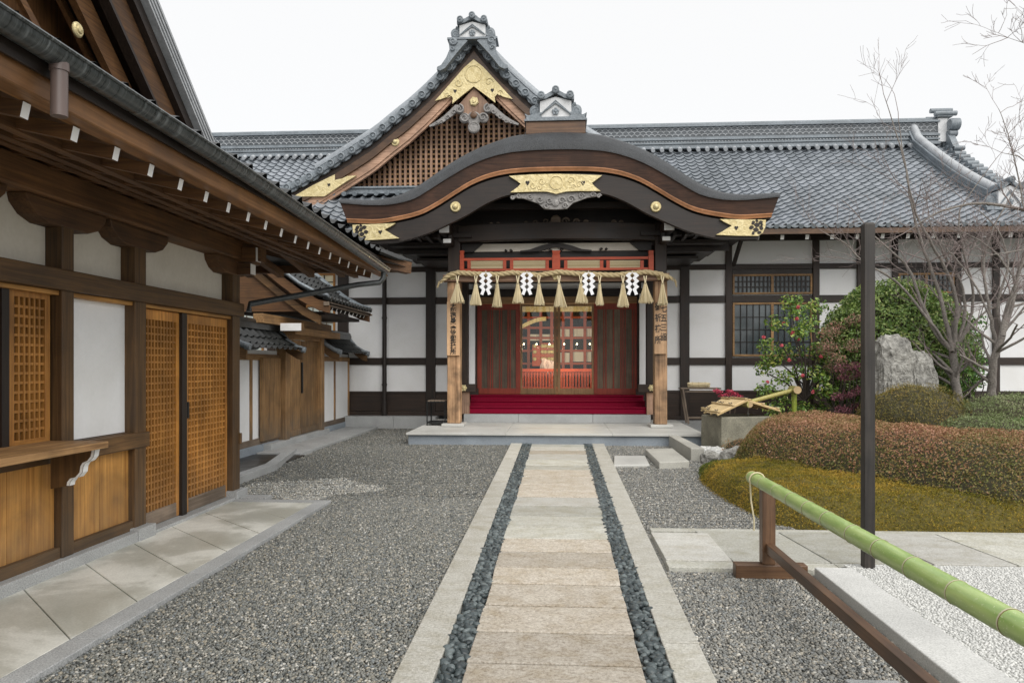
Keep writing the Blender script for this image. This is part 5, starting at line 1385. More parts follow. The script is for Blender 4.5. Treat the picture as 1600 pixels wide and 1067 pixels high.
sb.build('gable_slat',M['soffit_y'],off)
p = PX(123,47,-4.78); MB().lathe((-4.80,p.y,p.z),(1,0,0),[(.075,0),(.075,.015),(.06,.03),(.04,.03),(.035,.045),(.005,.055)],18).build('gold_boss',M['gold'],off,smooth=40)

# ------------------------------------------------------------------ gate and garden walls between office and hall
GX = -5.1
gate = thing('roofed_gate', 'brown double plank gate under a curved tiled roof at the end of the left court', 'gate', (GX,14.2,0))
gy0, gy1 = 13.15, 15.15
for y in (gy0,gy1): MB().box(GX-.02,GX+.17,y-.10,y+.10,.05,2.35).build('post',M['gate_z'],gate,bevel=.012)
MB().box(GX+.0,GX+.18,12.0,15.7,2.20,2.36).build('beam',M['gate_y'],gate,bevel=.01)
b = MB(); b.box(GX+.18,GX+.56,12.75,12.9,2.10,2.24); b.box(GX+.182,GX+.558,12.742,12.75,2.104,2.236,1); b.build('beam_nose',[M['gate_x'],M['whitepaint']],gate)
MB().box(GX+.20,GX+.40,12.9,15.6,2.05,2.18).build('beam',M['gate_y'],gate,bevel=.01)
MB().box(GX+.02,GX+.15,gy0+.1,gy1-.1,1.98,2.19).build('lintel',M['gate_y'],gate,bevel=.01)
for a,b_ in ((gy0+.1,lerp(gy0,gy1,.44)),(lerp(gy0,gy1,.44)+.03,gy1-.1)):
    d = MB(); n_ = 3
    for i in range(n_): d.box(GX+.03,GX+.08,lerp(a,b_,i/n_)+.002,lerp(a,b_,(i+1)/n_)-.002,.15,1.97)
    d.box(GX+.081,GX+.10,a,b_,.15,.27); d.box(GX+.081,GX+.10,a,b_,1.86,1.97)
    o = d.build('door_leaf',M['gate_z'],gate,bevel=.004)
    if a > 13.5: MB().box(GX+.082,GX+.11,a+.01,a+.06,.95,1.55).build('latch',M['ironwork'],o)
MB().box(GX-.1,GX+.2,12.3,15.5,-.05,.14).build('threshold',M['granite'],gate,bevel=.01)
RX = GX-.8
gr_c = [(GX+1.12,2.62),(GX+.92,2.67),(GX+.60,2.84),(GX+.2,3.14),(GX-.3,3.55),(RX,3.98)]
for s in (1,-1): tile_sheet('roof',[(RX+s*(x-RX),z) for x,z in gr_c],12.55,15.35,'y',M['tile_dark'],gate)
for y in (12.55,15.35):
    for s in (1,-1):
        v = MB()
        for k_ in range(4): v.tube([(RX+s*(x-RX),y+.0+(.05-.035*k_)*(1 if y<14 else -1),z+.05+.012*k_) for x,z in gr_c],.026,8)
        v.build('verge_tiles',M['tile_trim'],gate,smooth=50)
        v = MB(); v.bandprism([(RX+s*(x-RX),z-.22) for x,z in gr_c],[(RX+s*(x-RX),z-.03) for x,z in gr_c],'y',y+.03 if y<14 else y-.09,y+.09 if y<14 else y-.03)
        v.build('bargeboard',M['soffit_x'],gate,bevel=.006)
v = MB()
for k_ in range(9): y = 13.05+.27*k_; v.beam((GX+.3,y,2.86),(GX+1.02,y,2.50),.05,.06,0,endmi=1)
v.build('rafter',[M['deep_x'],M['whitepaint']],gate)
ge = MB(); ge.box(GX+1.02,GX+1.12,12.55,15.4,2.53,2.60); ge.build('fascia_board',M['grey_y'],gate,bevel=.006)
v = MB()
for k_ in range(14): y = 12.58+.21*k_; v.cyl((GX+1.02,y,2.67),(GX+1.16,y,2.645),.045,10)
v.box(GX+1.03,GX+1.08,12.56,15.35,2.63,2.66); v.build('eave_tiles',M['tile_dark'],gate,smooth=40)
sh_ = MB()
for k_ in range(10):                                   # plank sheathing on curved rafters
    y = 12.62+.29*k_; sh_.bandprism([(x,z-.075) for x,z in gr_c],[(x,z-.045) for x,z in gr_c],'y',y+.003,y+.287)
sh_.build('sheathing',M['orange_x'],gate)
for k_ in range(6):
    y = 12.95+.42*k_; sh_ = MB(); sh_.bandprism([(x,z-.16) for x,z in gr_c[1:]],[(x,z-.08) for x,z in gr_c[1:]],'y',y-.03,y+.03); sh_.build('curved_rafter',M['soffit_x'],gate)
gw = MB(); cq = [(x,z-.17) for x,z in gr_c if x < GX+.75]
gw.prism(cq+[(RX,2.45),(GX+.60,2.45)],'y',12.82,12.87); gw.build('gable_wall',M['soffit_x'],gate)
for o_,wd_ in ((.30,.16),):
    db = MB(); db.bandprism([(x-.02,z-o_-wd_) for x,z in gr_c[1:]],[(x-.02,z-o_) for x,z in gr_c[1:]],'y',12.74,12.815); db.build('bargeboard',M['office_x'],gate,bevel=.006)
rg = MB(); rg.box(RX-.13,RX+.13,12.45,15.45,3.95,4.25); rg.tube([(RX,12.4,4.3),(RX,15.5,4.3)],.09,10); rg.build('ridge',M['tile_dark'],gate)
MB().box(GX-.6,GX+.9,13.0,15.3,2.40,2.46).build('ceiling',M['deep_y'],gate)
def garden_wall(label, y0, y1, door=None):
    t = thing('plaster_wall', label, 'wall', (GX,(y0+y1)/2,0), 'white garden walls beside the gate')
    MB().box(GX-.08,GX+.02,y0,y1,.16,1.75).build('plaster',M['plaster'],t)
    MB().box(GX-.10,GX+.06,y0,y1,-.05,.155).build('footing',M['granite_blue'],t,bevel=.01)
    MB().box(GX-.09,GX+.05,y0,y1,.157,.26).build('bottom_rail',M['grey_y'],t)
    MB().box(GX-.09,GX+.06,y0,y1,1.58,1.68).build('top_rail',M['gate_y'],t)
    n_ = 2
    for i in range(n_+1):
        y = lerp(y0,y1,i/n_); MB().box(GX-.09,GX+.045,y-.04,y+.04,.16,1.58).build('post',M['gate_z'],t,bevel=.006)
    cc = [(GX+.48,1.74),(GX+.38,1.77),(GX+.2,1.88),(GX+.08,2.02),(GX,2.12)]
    for s in (1,-1): tile_sheet('cap_roof',[(GX+s*(x-GX),z) for x,z in cc],y0-.05,y1+.05,'y',M['tile_dark'],t,pitch=.24,course=.2,amp=.03)
    for y in (y0-.04,y1+.04):
        v = MB(); v.tube([(GX+x-GX,y,z+.05) for x,z in cc],.045,10); v.tube([(2*GX-x,y,z+.05) for x,z in cc],.045,10)
        v.lathe((GX+.46,y,1.78),(1,0,-.2),[(.055,0),(.055,.07),(.03,.075)],12); v.build('verge_tiles',M['tile_trim'],t,smooth=50)
        v = MB(); v.bandprism([(x,z-.16) for x,z in cc],[(x,z-.01) for x,z in cc],'y',y-.02,y+.02); v.build('verge_board',M['office_x'],t)
    v = MB(); v.box(GX-.08,GX+.08,y0-.08,y1+.08,2.1,2.2); v.tube([(GX,y0-.1,2.22),(GX,y1+.1,2.22)],.06,10); v.build('ridge',M['tile_dark'],t,smooth=40)
    if door:
        d = MB(); a,b_ = door
        for i in range(3): d.box(GX+.05,GX+.09,lerp(a,b_,i/3)+.002,lerp(a,b_,(i+1)/3)-.002,.2,1.62)
        d.box(GX+.091,GX+.11,a,a+.07,.2,1.62)
        d.build('side_door',M['gate_z'],t,bevel=.004)
garden_wall('short white plaster wall with a tiled cap and a narrow plank door, between office and gate', 10.7, 13.0, (12.15,13.0))
garden_wall('short white plaster wall with a tiled cap between the gate and the hall', 15.3, 17.5)
# ------------------------------------------------------------------ planting helpers
def leafset(Pt, Nn, size, aspect=.5, tilt=.6, svar=.35, fold=.15):
    """a folded diamond leaf for every point, turned about the given normals"""
    n = len(Pt)
    d = Nn + tilt*rng.normal(size=(n,3)); d /= np.linalg.norm(d,axis=1,keepdims=True)
    a = np.cross(d, rng.normal(size=(n,3))); a /= np.linalg.norm(a,axis=1,keepdims=True)+1e-9
    b = np.cross(d,a)
    s = size*(1-svar+2*svar*rng.random((n,1)))
    V = np.stack([Pt-a*s*.5, Pt+b*s*aspect*.5+d*s*fold, Pt+a*s*.5, Pt-b*s*aspect*.5+d*s*fold],1).reshape(-1,3)
    return V, np.arange(4*n).reshape(n,4)
def sample(V, Fc, n):
    V = np.asarray(V,float); T = np.asarray(Fc)
    if T.shape[1] == 4: T = np.concatenate([T[:,[0,1,2]],T[:,[0,2,3]]])
    a,b,c = V[T[:,0]],V[T[:,1]],V[T[:,2]]; nr = np.cross(b-a,c-a); ar = np.linalg.norm(nr,axis=1)
    k = rng.choice(len(T),n,p=ar/ar.sum()); u,v = rng.random((2,n)); m = u+v>1; u[m],v[m] = 1-u[m],1-v[m]
    return a[k]+(b-a)[k]*u[:,None]+(c-a)[k]*v[:,None], nr[k]/ar[k][:,None]
def wob(x,y,z=0,s=1.0,seed=0):
    return (np.sin(x*3.1*s+seed)+np.sin(y*2.7*s+1.3*seed+1)+np.sin((x+y)*1.9*s+z*2.3*s+seed*.7)+np.sin((x-y)*4.3*s+z*3.9*s+2*seed)*.6+np.sin(x*7.7*s+y*5.1*s-z*6.1*s+seed)*.35)/3.95
def inpoly(x,y,poly):
    p = np.array(poly); ins = np.zeros(x.shape,bool); d = np.full(x.shape,1e9); n = len(p)
    for i in range(n):
        x0,y0 = p[i]; x1,y1 = p[(i+1)%n]
        c = ((y0>y)!=(y1>y)) & (x < (x1-x0)*(y-y0)/(y1-y0+1e-12)+x0); ins ^= c
        t = np.clip(((x-x0)*(x1-x0)+(y-y0)*(y1-y0))/((x1-x0)**2+(y1-y0)**2),0,1)
        d = np.minimum(d,np.hypot(x-x0-t*(x1-x0),y-y0-t*(y1-y0)))
    return ins,d
def field(poly, sp, hf):
    p = np.array(poly); xs = np.arange(p[:,0].min()-sp,p[:,0].max()+2*sp,sp); ys = np.arange(p[:,1].min()-sp,p[:,1].max()+2*sp,sp)
    X,Y = np.meshgrid(xs,ys); ins,d = inpoly(X,Y,poly); d = np.where(ins,d,0)
    Z = hf(X,Y,d); V = np.stack([X,Y,Z],2).reshape(-1,3); nx = len(xs)
    i = (np.arange(len(ys)-1)[:,None]*nx+np.arange(nx-1)[None]).ravel(); Fc = np.stack([i,i+1,i+nx+1,i+nx],1)
    k = ins.ravel()[Fc].any(1); return V, Fc[k]
def smoothpoly(poly, it=2):
    p = [Vector(q) for q in poly]
    for _ in range(it):
        q = []
        for i in range(len(p)): a,b = p[i],p[(i+1)%len(p)]; q += [a*.75+b*.25,a*.25+b*.75]
        p = q
    return [tuple(q) for q in p]
def sphere(c, r, nu=36, nv=24, lump=.06, seed=0, ls=1.6, flat=-.8):
    u = np.linspace(0,2*pi,nu,endpoint=False); v = np.linspace(-pi/2,pi/2,nv)
    U,W = np.meshgrid(u,v); x,y,z = np.cos(W)*np.cos(U),np.cos(W)*np.sin(U),np.sin(W)
    k = 1+lump*wob(x*ls,y*ls,z*ls,1.7,seed); z = np.maximum(z,flat)
    V = np.stack([c[0]+r[0]*x*k,c[1]+r[1]*y*k,c[2]+r[2]*z*k],2).reshape(-1,3)
    i = (np.arange(nv-1)[:,None]*nu+np.arange(nu)[None]).ravel(); j = (np.arange(nv-1)[:,None]*nu+(np.arange(nu)[None]+1)%nu).ravel()
    return V, np.stack([i,j,j+nu,i+nu],1)
def join(sets):
    V,Fc,mi,o = [],[],[],0
    for v,f,m in sets: V.append(v); Fc.append(f+o); mi.append(np.full(len(f),m)); o += len(v)
    return np.concatenate(V),np.concatenate(Fc),np.concatenate(mi)
M['core'] = plain('dark_shrub_core', (.05,.045,.022), .9, 0, .3, 20, .2)  # dark solid core added inside the shrubs to block light
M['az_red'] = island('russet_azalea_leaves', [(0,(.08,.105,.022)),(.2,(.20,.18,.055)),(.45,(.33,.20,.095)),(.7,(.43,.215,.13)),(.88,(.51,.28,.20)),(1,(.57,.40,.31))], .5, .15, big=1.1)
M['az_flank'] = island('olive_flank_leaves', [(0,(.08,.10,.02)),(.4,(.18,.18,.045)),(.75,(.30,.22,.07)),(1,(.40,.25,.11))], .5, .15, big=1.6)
M['az_olive'] = island('olive_azalea_leaves', [(0,(.08,.09,.02)),(.45,(.20,.17,.04)),(.8,(.32,.23,.07)),(1,(.44,.29,.12))], .5, .15, big=2)
M['az_green'] = island('greygreen_azalea_leaves', [(0,(.09,.13,.04)),(.45,(.20,.25,.10)),(.8,(.31,.34,.18)),(1,(.46,.40,.27))], .5, .15, big=2)
M['leaf_round'] = island('glossy_green_leaves', [(0,(.06,.11,.025)),(.35,(.15,.25,.055)),(.7,(.25,.36,.095)),(.92,(.38,.46,.15)),(1,(.50,.53,.22))], .28, .12, .6)
M['leaf_cam'] = island('camellia_leaves', [(0,(.05,.10,.022)),(.4,(.14,.26,.045)),(.75,(.24,.37,.065)),(.92,(.40,.46,.10)),(1,(.54,.50,.14))], .28, .14, .6)
M['leaf_bright'] = island('bright_young_leaves', [(0,(.05,.14,.03)),(.6,(.12,.28,.05)),(1,(.22,.36,.09))], .35, .15)
M['leaf_nandina'] = island('pinkish_nandina_leaves', [(0,(.10,.14,.05)),(.35,(.24,.22,.12)),(.6,(.38,.24,.18)),(.85,(.48,.22,.17)),(1,(.52,.30,.26))], .5, .15)
M['leaf_plum'] = island('plum_leaves', [(0,(.10,.035,.045)),(.6,(.22,.075,.10)),(1,(.34,.15,.17))], .5, .15)
M['petal'] = island('pink_petals', [(0,(.50,.05,.08)),(1,(.72,.17,.20))], .5, .2)
M['petal_red'] = island('red_maple_leaves', [(0,(.42,.03,.07)),(1,(.62,.10,.16))], .5, .2)
M['moss'] = island('golden_moss', [(0,(.07,.08,.012)),(.3,(.18,.16,.022)),(.6,(.33,.24,.04)),(.85,(.46,.30,.055)),(1,(.54,.31,.08))], .8, .1, .2, big=1.3)
M['moss_bed'] = stone('moss_bed', [(.3,(.06,.055,.012)),(.7,(.17,.13,.02))], 40, .9, 2, .6, .8)
M['barkw'] = stone('grey_tree_bark', [(.3,(.14,.12,.105)),(.7,(.34,.31,.28))], 40, .8, 5, .7, .6, dist=.02)
M['twig'] = stone('pinkish_twigs', [(.3,(.17,.13,.12)),(.7,(.34,.28,.265))], 30, .7, 5, .7, .2)
M['barkd'] = stone('dark_stem_bark', [(.3,(.03,.025,.02)),(.7,(.09,.07,.055))], 40, .8, 5, .7, .4)

# ------------------------------------------------------------------ mossy ground and mound
mossp = smoothpoly([(2.5,11.25),(2.12,11.2),(1.93,10.4),(1.80,9.2),(1.85,8.2),(1.98,7.4),(2.02,6.90),(3.2,6.76),(5,6.76),(9.5,6.76),(9.5,13),(3.4,13),(2.75,11.9)],2)
def hmoss(X,Y,d): return -.02+(1-.62*np.clip((Y-9.6)/1.4,0,1)*np.clip((3.4-X)/.6,0,1))*.25*(1-np.exp(-d/.10))+.12*(1-np.exp(-d/1.6))+.03*wob(X,Y,0,2.2,2)*np.minimum(d/.3,1)+.036*wob(X,Y,0,7.5,5)*np.minimum(d/.08,1)+.016*wob(X,Y,0,19,8)*np.minimum(d/.05,1)
Vm,Fm = field(mossp,.03,hmoss)
mo = mesh_np('moss_mound',Vm,Fm,M['moss_bed'],smooth=True); struct(mo,'ground of the moss mound','moss')
k_ = (Vm[Fm].mean(1)[:,1] < 9.8) & (Vm[Fm].mean(1)[:,0] < 6.5)
Pt,Nn = sample(Vm,Fm[k_],90000)
lv,lf = leafset(Pt+Nn*rng.random((len(Pt),1))*.045, Nn*.5, .022,.35,.9)
o = mesh_np('moss',lv,lf,M['moss']); tag(o,'golden green moss carpet along the stone cross path','moss',None,'stuff')
k_ = (Vm[Fm].mean(1)[:,1] > 9.6) & (Vm[Fm].mean(1)[:,0] < 3.2)
Pt,Nn = sample(Vm,Fm[k_],14000); lv,lf = leafset(Pt+Nn*rng.random((len(Pt),1))*.02,Nn*.5,.018,.35,.8)
M['moss_green'] = island('green_moss',[(0,(.04,.075,.012)),(.6,(.11,.15,.02)),(1,(.24,.22,.04))],.8,.1,.2)
o = mesh_np('moss',lv,lf,M['moss_green']); tag(o,'green moss at the foot of the rocks by the basin','moss',None,'stuff')
grd = MB(); 
Vg,Fg = field(smoothpoly([(2.6,12.2),(2.9,16.4),(13,16.6),(13,6.9),(8,7.5),(5,9)],1),.25,lambda X,Y,d:-.02+.34*(1-np.exp(-d/.7))+.03*wob(X,Y,0,1,4))
struct(mesh_np('garden_bed',Vg,Fg,M['earth'],smooth=True),'dark earth of the garden behind the shrubs','garden bed')

# ------------------------------------------------------------------ clipped azaleas
def clipped(name, label, poly, zb, h, wdt, mat, n, size, seed, group='clipped azaleas on the mound', slope=0):
    poly = smoothpoly(poly,2)
    def hf(X,Y,d):
        q = 1-np.clip(d/wdt,0,1); return zb+(h*(1-q**2.6)+.05*wob(X,Y,0,1.6,seed)*np.minimum(d/.25,1))-.10*(d<=0)+slope*(Y-poly[0][1])
    V,Fc = field(poly,.055,hf)
    Pt,Nn = sample(V,Fc,n)
    sp_ = Pt + Nn*(rng.random((n,1))**1.5*.075-.025)
    lv,lf = leafset(sp_,Nn,size,.5,.75)
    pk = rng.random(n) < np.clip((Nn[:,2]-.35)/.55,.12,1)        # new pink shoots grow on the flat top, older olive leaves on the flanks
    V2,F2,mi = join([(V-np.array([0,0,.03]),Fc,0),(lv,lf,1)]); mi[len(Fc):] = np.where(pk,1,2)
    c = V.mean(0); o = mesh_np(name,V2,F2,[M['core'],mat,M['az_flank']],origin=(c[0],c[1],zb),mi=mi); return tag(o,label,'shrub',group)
def dome(name, label, c, r, mat, n, size, seed, cat='shrub', group='clipped azaleas on the mound', lump=.06, depth=.08, tilt=.7, core=.94):
    V,Fc = sphere(c,r,44,28,lump,seed); Pt,Nn = sample(V,Fc,n)
    nn = Pt-np.array(c); nn /= np.linalg.norm(nn,axis=1,keepdims=True)
    cl = wob(Pt[:,0],Pt[:,1],Pt[:,2],4.5,seed)
    sp_ = Pt+nn*((rng.random(n)**1.3*depth)*(.45+.8*(cl>0))-depth*.35)[:,None]
    lv,lf = leafset(sp_,nn,size,.5,tilt)
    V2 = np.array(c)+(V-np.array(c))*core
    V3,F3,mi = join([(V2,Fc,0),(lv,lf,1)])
    o = mesh_np(name,V3,F3,[M['core'],mat],origin=(c[0],c[1],c[2]-r[2]*.8),mi=mi); return tag(o,label,cat,group)
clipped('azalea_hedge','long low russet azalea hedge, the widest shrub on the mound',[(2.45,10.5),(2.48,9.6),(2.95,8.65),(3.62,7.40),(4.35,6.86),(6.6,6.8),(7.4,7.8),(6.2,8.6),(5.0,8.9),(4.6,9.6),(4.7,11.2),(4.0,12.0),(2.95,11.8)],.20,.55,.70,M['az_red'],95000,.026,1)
p = G(1150,700,.1); dome('azalea_shrub','tiny russet azalea tuft on the edging rocks beside the stone basin',(2.92,11.9,.16),(.28,.25,.16),M['az_red'],2600,.024,9)
dome('azalea_shrub','rounded olive brown azalea in front of the standing rock',(5.55,11.9,.62),(.80,.62,.55),M['az_olive'],16000,.026,2)
dome('azalea_shrub','broad grey green azalea dome under the bare trees',(7.15,11.9,.46),(1.25,.85,.56),M['az_green'],26000,.027,3)
dome('azalea_shrub','low grey green azalea rising just behind the russet hedge',(5.55,9.9,.50),(.62,.55,.33),M['az_green'],12000,.026,4)
dome('azalea_shrub','grey green azalea dome cut by the right edge of the picture',(6.45,9.2,.42),(.55,.6,.55),M['az_green'],12000,.026,5)
dome('leafy_shrub','small bright green leafy bush between the grey green azaleas',(6.35,10.1,.42),(.36,.3,.32),M['leaf_bright'],1500,.085,6,group='x',lump=.15,depth=.16,tilt=1.0,core=.6)
bpy.data.objects['leafy_shrub'].pop('group',None)
# large round evergreen
rc_ = P(1397,560,14.9)
o = dome('round_evergreen','large clipped round evergreen shrub with glossy leaves behind the rock',(rc_.x+.02,14.9,1.62),(1.36,1.2,1.46),M['leaf_round'],42000,.070,7,'shrub',None,.05,.15,.8,.91)
o.pop('group',None)
# ------------------------------------------------------------------ rocks
M['rock'] = stone('lichened_rock',[(.3,(.17,.165,.15)),(.5,(.34,.33,.30)),(.7,(.56,.55,.51))],14,.8,2.2,.55,1.0,dist=.05)
def rock(name,label,c,r,seed,pts=None,sub=5,cat='rock',group=None,amp=.22,mat=None):
    bm = bmesh.new(); bmesh.ops.create_icosphere(bm,subdivisions=sub,radius=1)
    for v in bm.verts:
        x,y,z = v.co; k = 1+amp*float(wob(x*1.3,y*1.3,z*1.3,1.2,seed))+amp*.35*float(wob(x*4,y*4,z*1.5,1.4,seed+3))+amp*.12*float(wob(x*13,y*13,z*4,1.2,seed+5))
        zz = max(z*k,-.6); w_ = 1 if pts is None else interp([-1,-.3,.2,.6,1],pts,zz)
        v.co = (c[0]+r[0]*x*k*w_, c[1]+r[1]*y*k*w_, c[2]+r[2]*zz)
    me = bpy.data.meshes.new(name); bm.to_mesh(me); bm.free(); me.materials.append(mat or M['rock'])
    me.polygons.foreach_set('use_smooth',[True]*len(me.polygons)); me.set_sharp_from_angle(angle=R(35))
    o = bpy.data.objects.new(name,me); COL.objects.link(o); WL[name]=Vector((0,0,0)); return tag(o,label,cat,group)
# upright rock: two fused peaks
rb = bmesh.new()
ra = P(1393,570,13.0); rb_ = P(1430,580,13.0)
for (cx,cy,cz,rx_,ry_,rz,sd) in ((ra.x,13.0,1.0,.44,.35,1.0,3),(rb_.x,12.95,.85,.31,.30,.87,8)):
    t_ = bmesh.ops.create_icosphere(rb,subdivisions=5,radius=1)
    for v in t_['verts']:
        x,y,z = v.co; k = 1+.16*float(wob(x*1.2,y*1.2,z*.8,1.3,sd))+.13*float(wob(x*4,y*4,z*1.2,1.6,sd+2))+.05*float(wob(x*11,y*11,z*2.5,1.6,sd+4))
        sh = (1 if z<0 else 1-.10*z)
        q = max(abs(x),abs(y),abs(z))
        x,y,z = [copysign(abs(c_)**.62,c_) for c_ in (x,y,z)]
        v.co = (cx+rx_*.86*x*k*sh, cy+ry_*y*k*sh, cz+rz*z*(1+.06*float(wob(x*3,y*3,0,2,sd))))
me = bpy.data.meshes.new('standing_rock'); rb.to_mesh(me); rb.free(); me.materials.append(M['rock']); me.polygons.foreach_set('use_smooth',[True]*len(me.polygons)); me.set_sharp_from_angle(angle=R(35))
o = bpy.data.objects.new('standing_rock',me); COL.objects.link(o); WL[o.name]=Vector((0,0,0)); tag(o,'tall upright grey rock with two blunt peaks before the round evergreen','rock')
for i,(c,r) in enumerate((((2.66,11.15,.09),(.27,.20,.19)),((2.30,11.42,.06),(.15,.14,.14)))):
    rock('edging_rock',('larger mottled edging rock at the left end of the russet hedge','smaller pale edging rock beside the upright granite slab')[i],c,r,20+i,sub=4,group='edging rocks by the basin')

# ------------------------------------------------------------------ loose shrubs: camellia, nandina, maple seedling
def stems(mb, base, tips, r0, n=5, bend=.15):
    for t in tips:
        b = Vector(base); t = Vector(t); m1 = b.lerp(t,.4)+Vector((random.uniform(-1,1)*bend,random.uniform(-1,1)*bend,.1)); m2 = b.lerp(t,.75)+Vector((random.uniform(-1,1)*bend,random.uniform(-1,1)*bend,.05))
        mb.tube([b,m1,m2,t],[r0,r0*.75,r0*.45,r0*.15],7)
def clumps(centers, rad, n, squash=.7):
    k = rng.integers(0,len(centers),n); c = np.array(centers)[k]; d = rng.normal(size=(n,3)); d /= np.linalg.norm(d,axis=1,keepdims=True)
    rr = rad*(rng.random((n,1))**.45); Pt = c+d*rr*np.array([1,1,squash]); Nn = d*.7+np.array([0,-.15,.5]); return Pt,Nn
CYc = 14.6
cam_t = thing('camellia','loose camellia bush with green leaves and pink flowers behind the bamboo spout','camellia',(P(1258,660,CYc).x,CYc,.25))
cc = []
for px,py in ((1240,485),(1275,480),(1215,505),(1250,520),(1290,520),(1200,540),(1232,550),(1268,548),(1195,575),(1222,590),(1252,580),(1280,585),(1196,610),(1225,620),(1262,615),(1292,610),(1250,640),(1212,640),(1280,640),(1236,472),(1262,505),(1206,560),(1298,560),(1272,650)):
    q = P(px,py,CYc+random.uniform(-.5,.5)); cc.append(tuple(q))
b = MB(); bs_ = P(1258,662,CYc); b.tube([(bs_.x,CYc,.2),(bs_.x+.02,CYc,.7),(bs_.x-.02,CYc,1.2)],[.045,.04,.03],8)
stems(b,(bs_.x,CYc,.8),cc,.022); b.build('stem',M['barkd'],cam_t,smooth=60)
Pt,Nn = clumps(cc,.24,3400,.75); lv,lf = leafset(Pt,Nn,.08,.5,.7,.3,.12); mesh_np('foliage',lv,lf,M['leaf_cam'],parent=cam_t)
for px,py in ((1247,480),(1238,520),(1248,530),(1221,540),(1283,557),(1233,563),(1193,527),(1199,597),(1254,587),(1245,498),(1270,612),(1224,505)):
    c = P(px,py,CYc-.45); n_ = 16; d = rng.normal(size=(n_,3)); d[:,1] -= .6; d /= np.linalg.norm(d,axis=1,keepdims=True)
    lv,lf = leafset(np.array(c)+d*.026,d,.05,.8,.3,.2); mesh_np('flower',lv,lf,M['petal'],parent=cam_t)
nd = thing('nandina','airy nandina with pinkish and greenish leaves between camellia and round evergreen','nandina',(P(1318,650,14.2).x,14.2,.3))
cc = [tuple(P(px+random.uniform(-5,5),py,14.2+random.uniform(-.3,.3))) for px,py in ((1295,520),(1312,510),(1330,505),(1345,515),(1300,540),(1322,535),(1340,540),(1288,545),(1310,560),(1332,565),(1300,575),(1345,580),(1318,585),(1335,500),(1350,530))]
b = MB(); bs_ = P(1318,660,14.2)
for k_ in range(5): stems(b,(bs_.x+.06*k_-.12,14.2,.25),cc[k_*3:k_*3+3],.014)
b.build('stem',M['barkd'],nd,smooth=60)
Pt,Nn = clumps(cc,.21,3000,.6); lv,lf = leafset(Pt,Nn,.055,.35,.8); mesh_np('foliage',lv,lf,M['leaf_nandina'],parent=nd)
pn = thing('nandina','low plum red nandina at the foot of the dark post','nandina',(P(1330,650,13.4).x,13.4,.3))
cc = [tuple(P(px,py,13.4+random.uniform(-.2,.2))) for px,py in ((1315,575),(1335,572),(1345,585),(1322,590),(1310,620),(1330,615),(1318,640),(1340,635),(1330,655),(1312,650),(1345,610))]
b = MB(); stems(b,(P(1330,660,13.4).x,13.4,.2),cc,.010); b.build('stem',M['barkd'],pn,smooth=60)
Pt,Nn = clumps(cc,.15,1500,.6); lv,lf = leafset(Pt,Nn,.05,.35,.8); mesh_np('foliage',lv,lf,M['leaf_plum'],parent=pn)
sp = thing('sapling','thin green sapling with sparse leaves between the two bare trees','sapling',(P(1520,615,13.6).x,13.6,.4))
cc = [tuple(P(px,py,13.6+random.uniform(-.3,.3))) for px,py in ((1512,510),(1525,530),(1505,545),(1535,560),(1515,575),(1528,595),(1508,600),(1540,585),(1530,505))]
b = MB(); stems(b,(P(1520,620,13.6).x,13.6,.4),cc,.012); b.build('stem',M['barkd'],sp,smooth=60)
Pt,Nn = clumps(cc,.17,420,.8); lv,lf = leafset(Pt,Nn,.07,.5,.8); mesh_np('foliage',lv,lf,M['leaf_bright'],parent=sp)
ms_ = thing('maple_seedling','small bush with crimson pink leaves behind the stone basin','seedling',(P(1140,650,14.9).x,14.9,.2))
cc = [tuple(P(px,py,14.9+random.uniform(-.1,.1))) for px,py in ((1120,610),(1128,618),(1140,611),(1148,615),(1156,619),(1135,617),(1144,620),(1124,612))]
b = MB(); stems(b,(P(1140,655,14.9).x,14.9,.2),cc,.006,bend=.05); b.build('stem',M['grey_z'],ms_)
Pt,Nn = clumps(cc,.075,420,.45); lv,lf = leafset(Pt,Nn,.05,.55,.6); mesh_np('foliage',lv,lf,M['petal_red'],parent=ms_)

# ------------------------------------------------------------------ bare trees
def branch(mb, p, d, L, r, depth, up=.12, wild=.35, kids=(2,4), tips=None):
    n = 5; pts = [Vector(p)]; d = Vector(d).normalized()
    for i in range(n):
        d = (d+Vector((random.gauss(0,wild*.35),random.gauss(0,wild*.35),random.gauss(up*.5,wild*.3)))).normalized()
        pts.append(pts[-1]+d*L/n)
    r1 = max(r*.5,.0022)
    mb.tube(pts,[lerp(r,r1,i/n) for i in range(n+1)],7 if r>.02 else (5 if r>.006 else 4),0 if r>.016 else 1)
    if depth <= 0: return
    for k in range(random.randint(*kids)):
        t = random.uniform(.3,1.0); i = min(n-1,int(t*n)); q = pts[i].lerp(pts[i+1],t*n-i)
        side = d.cross(Vector((random.gauss(0,1),random.gauss(0,1),random.gauss(0,1)))).normalized()
        nd_ = (d*random.uniform(.6,1.1)+side*random.uniform(.5,1.0)+Vector((0,0,up))).normalized()
        branch(mb,q,nd_,L*random.uniform(.45,.75),max(lerp(r,r1,t)*random.uniform(.4,.65),.0024),depth-1,up,wild,kids)
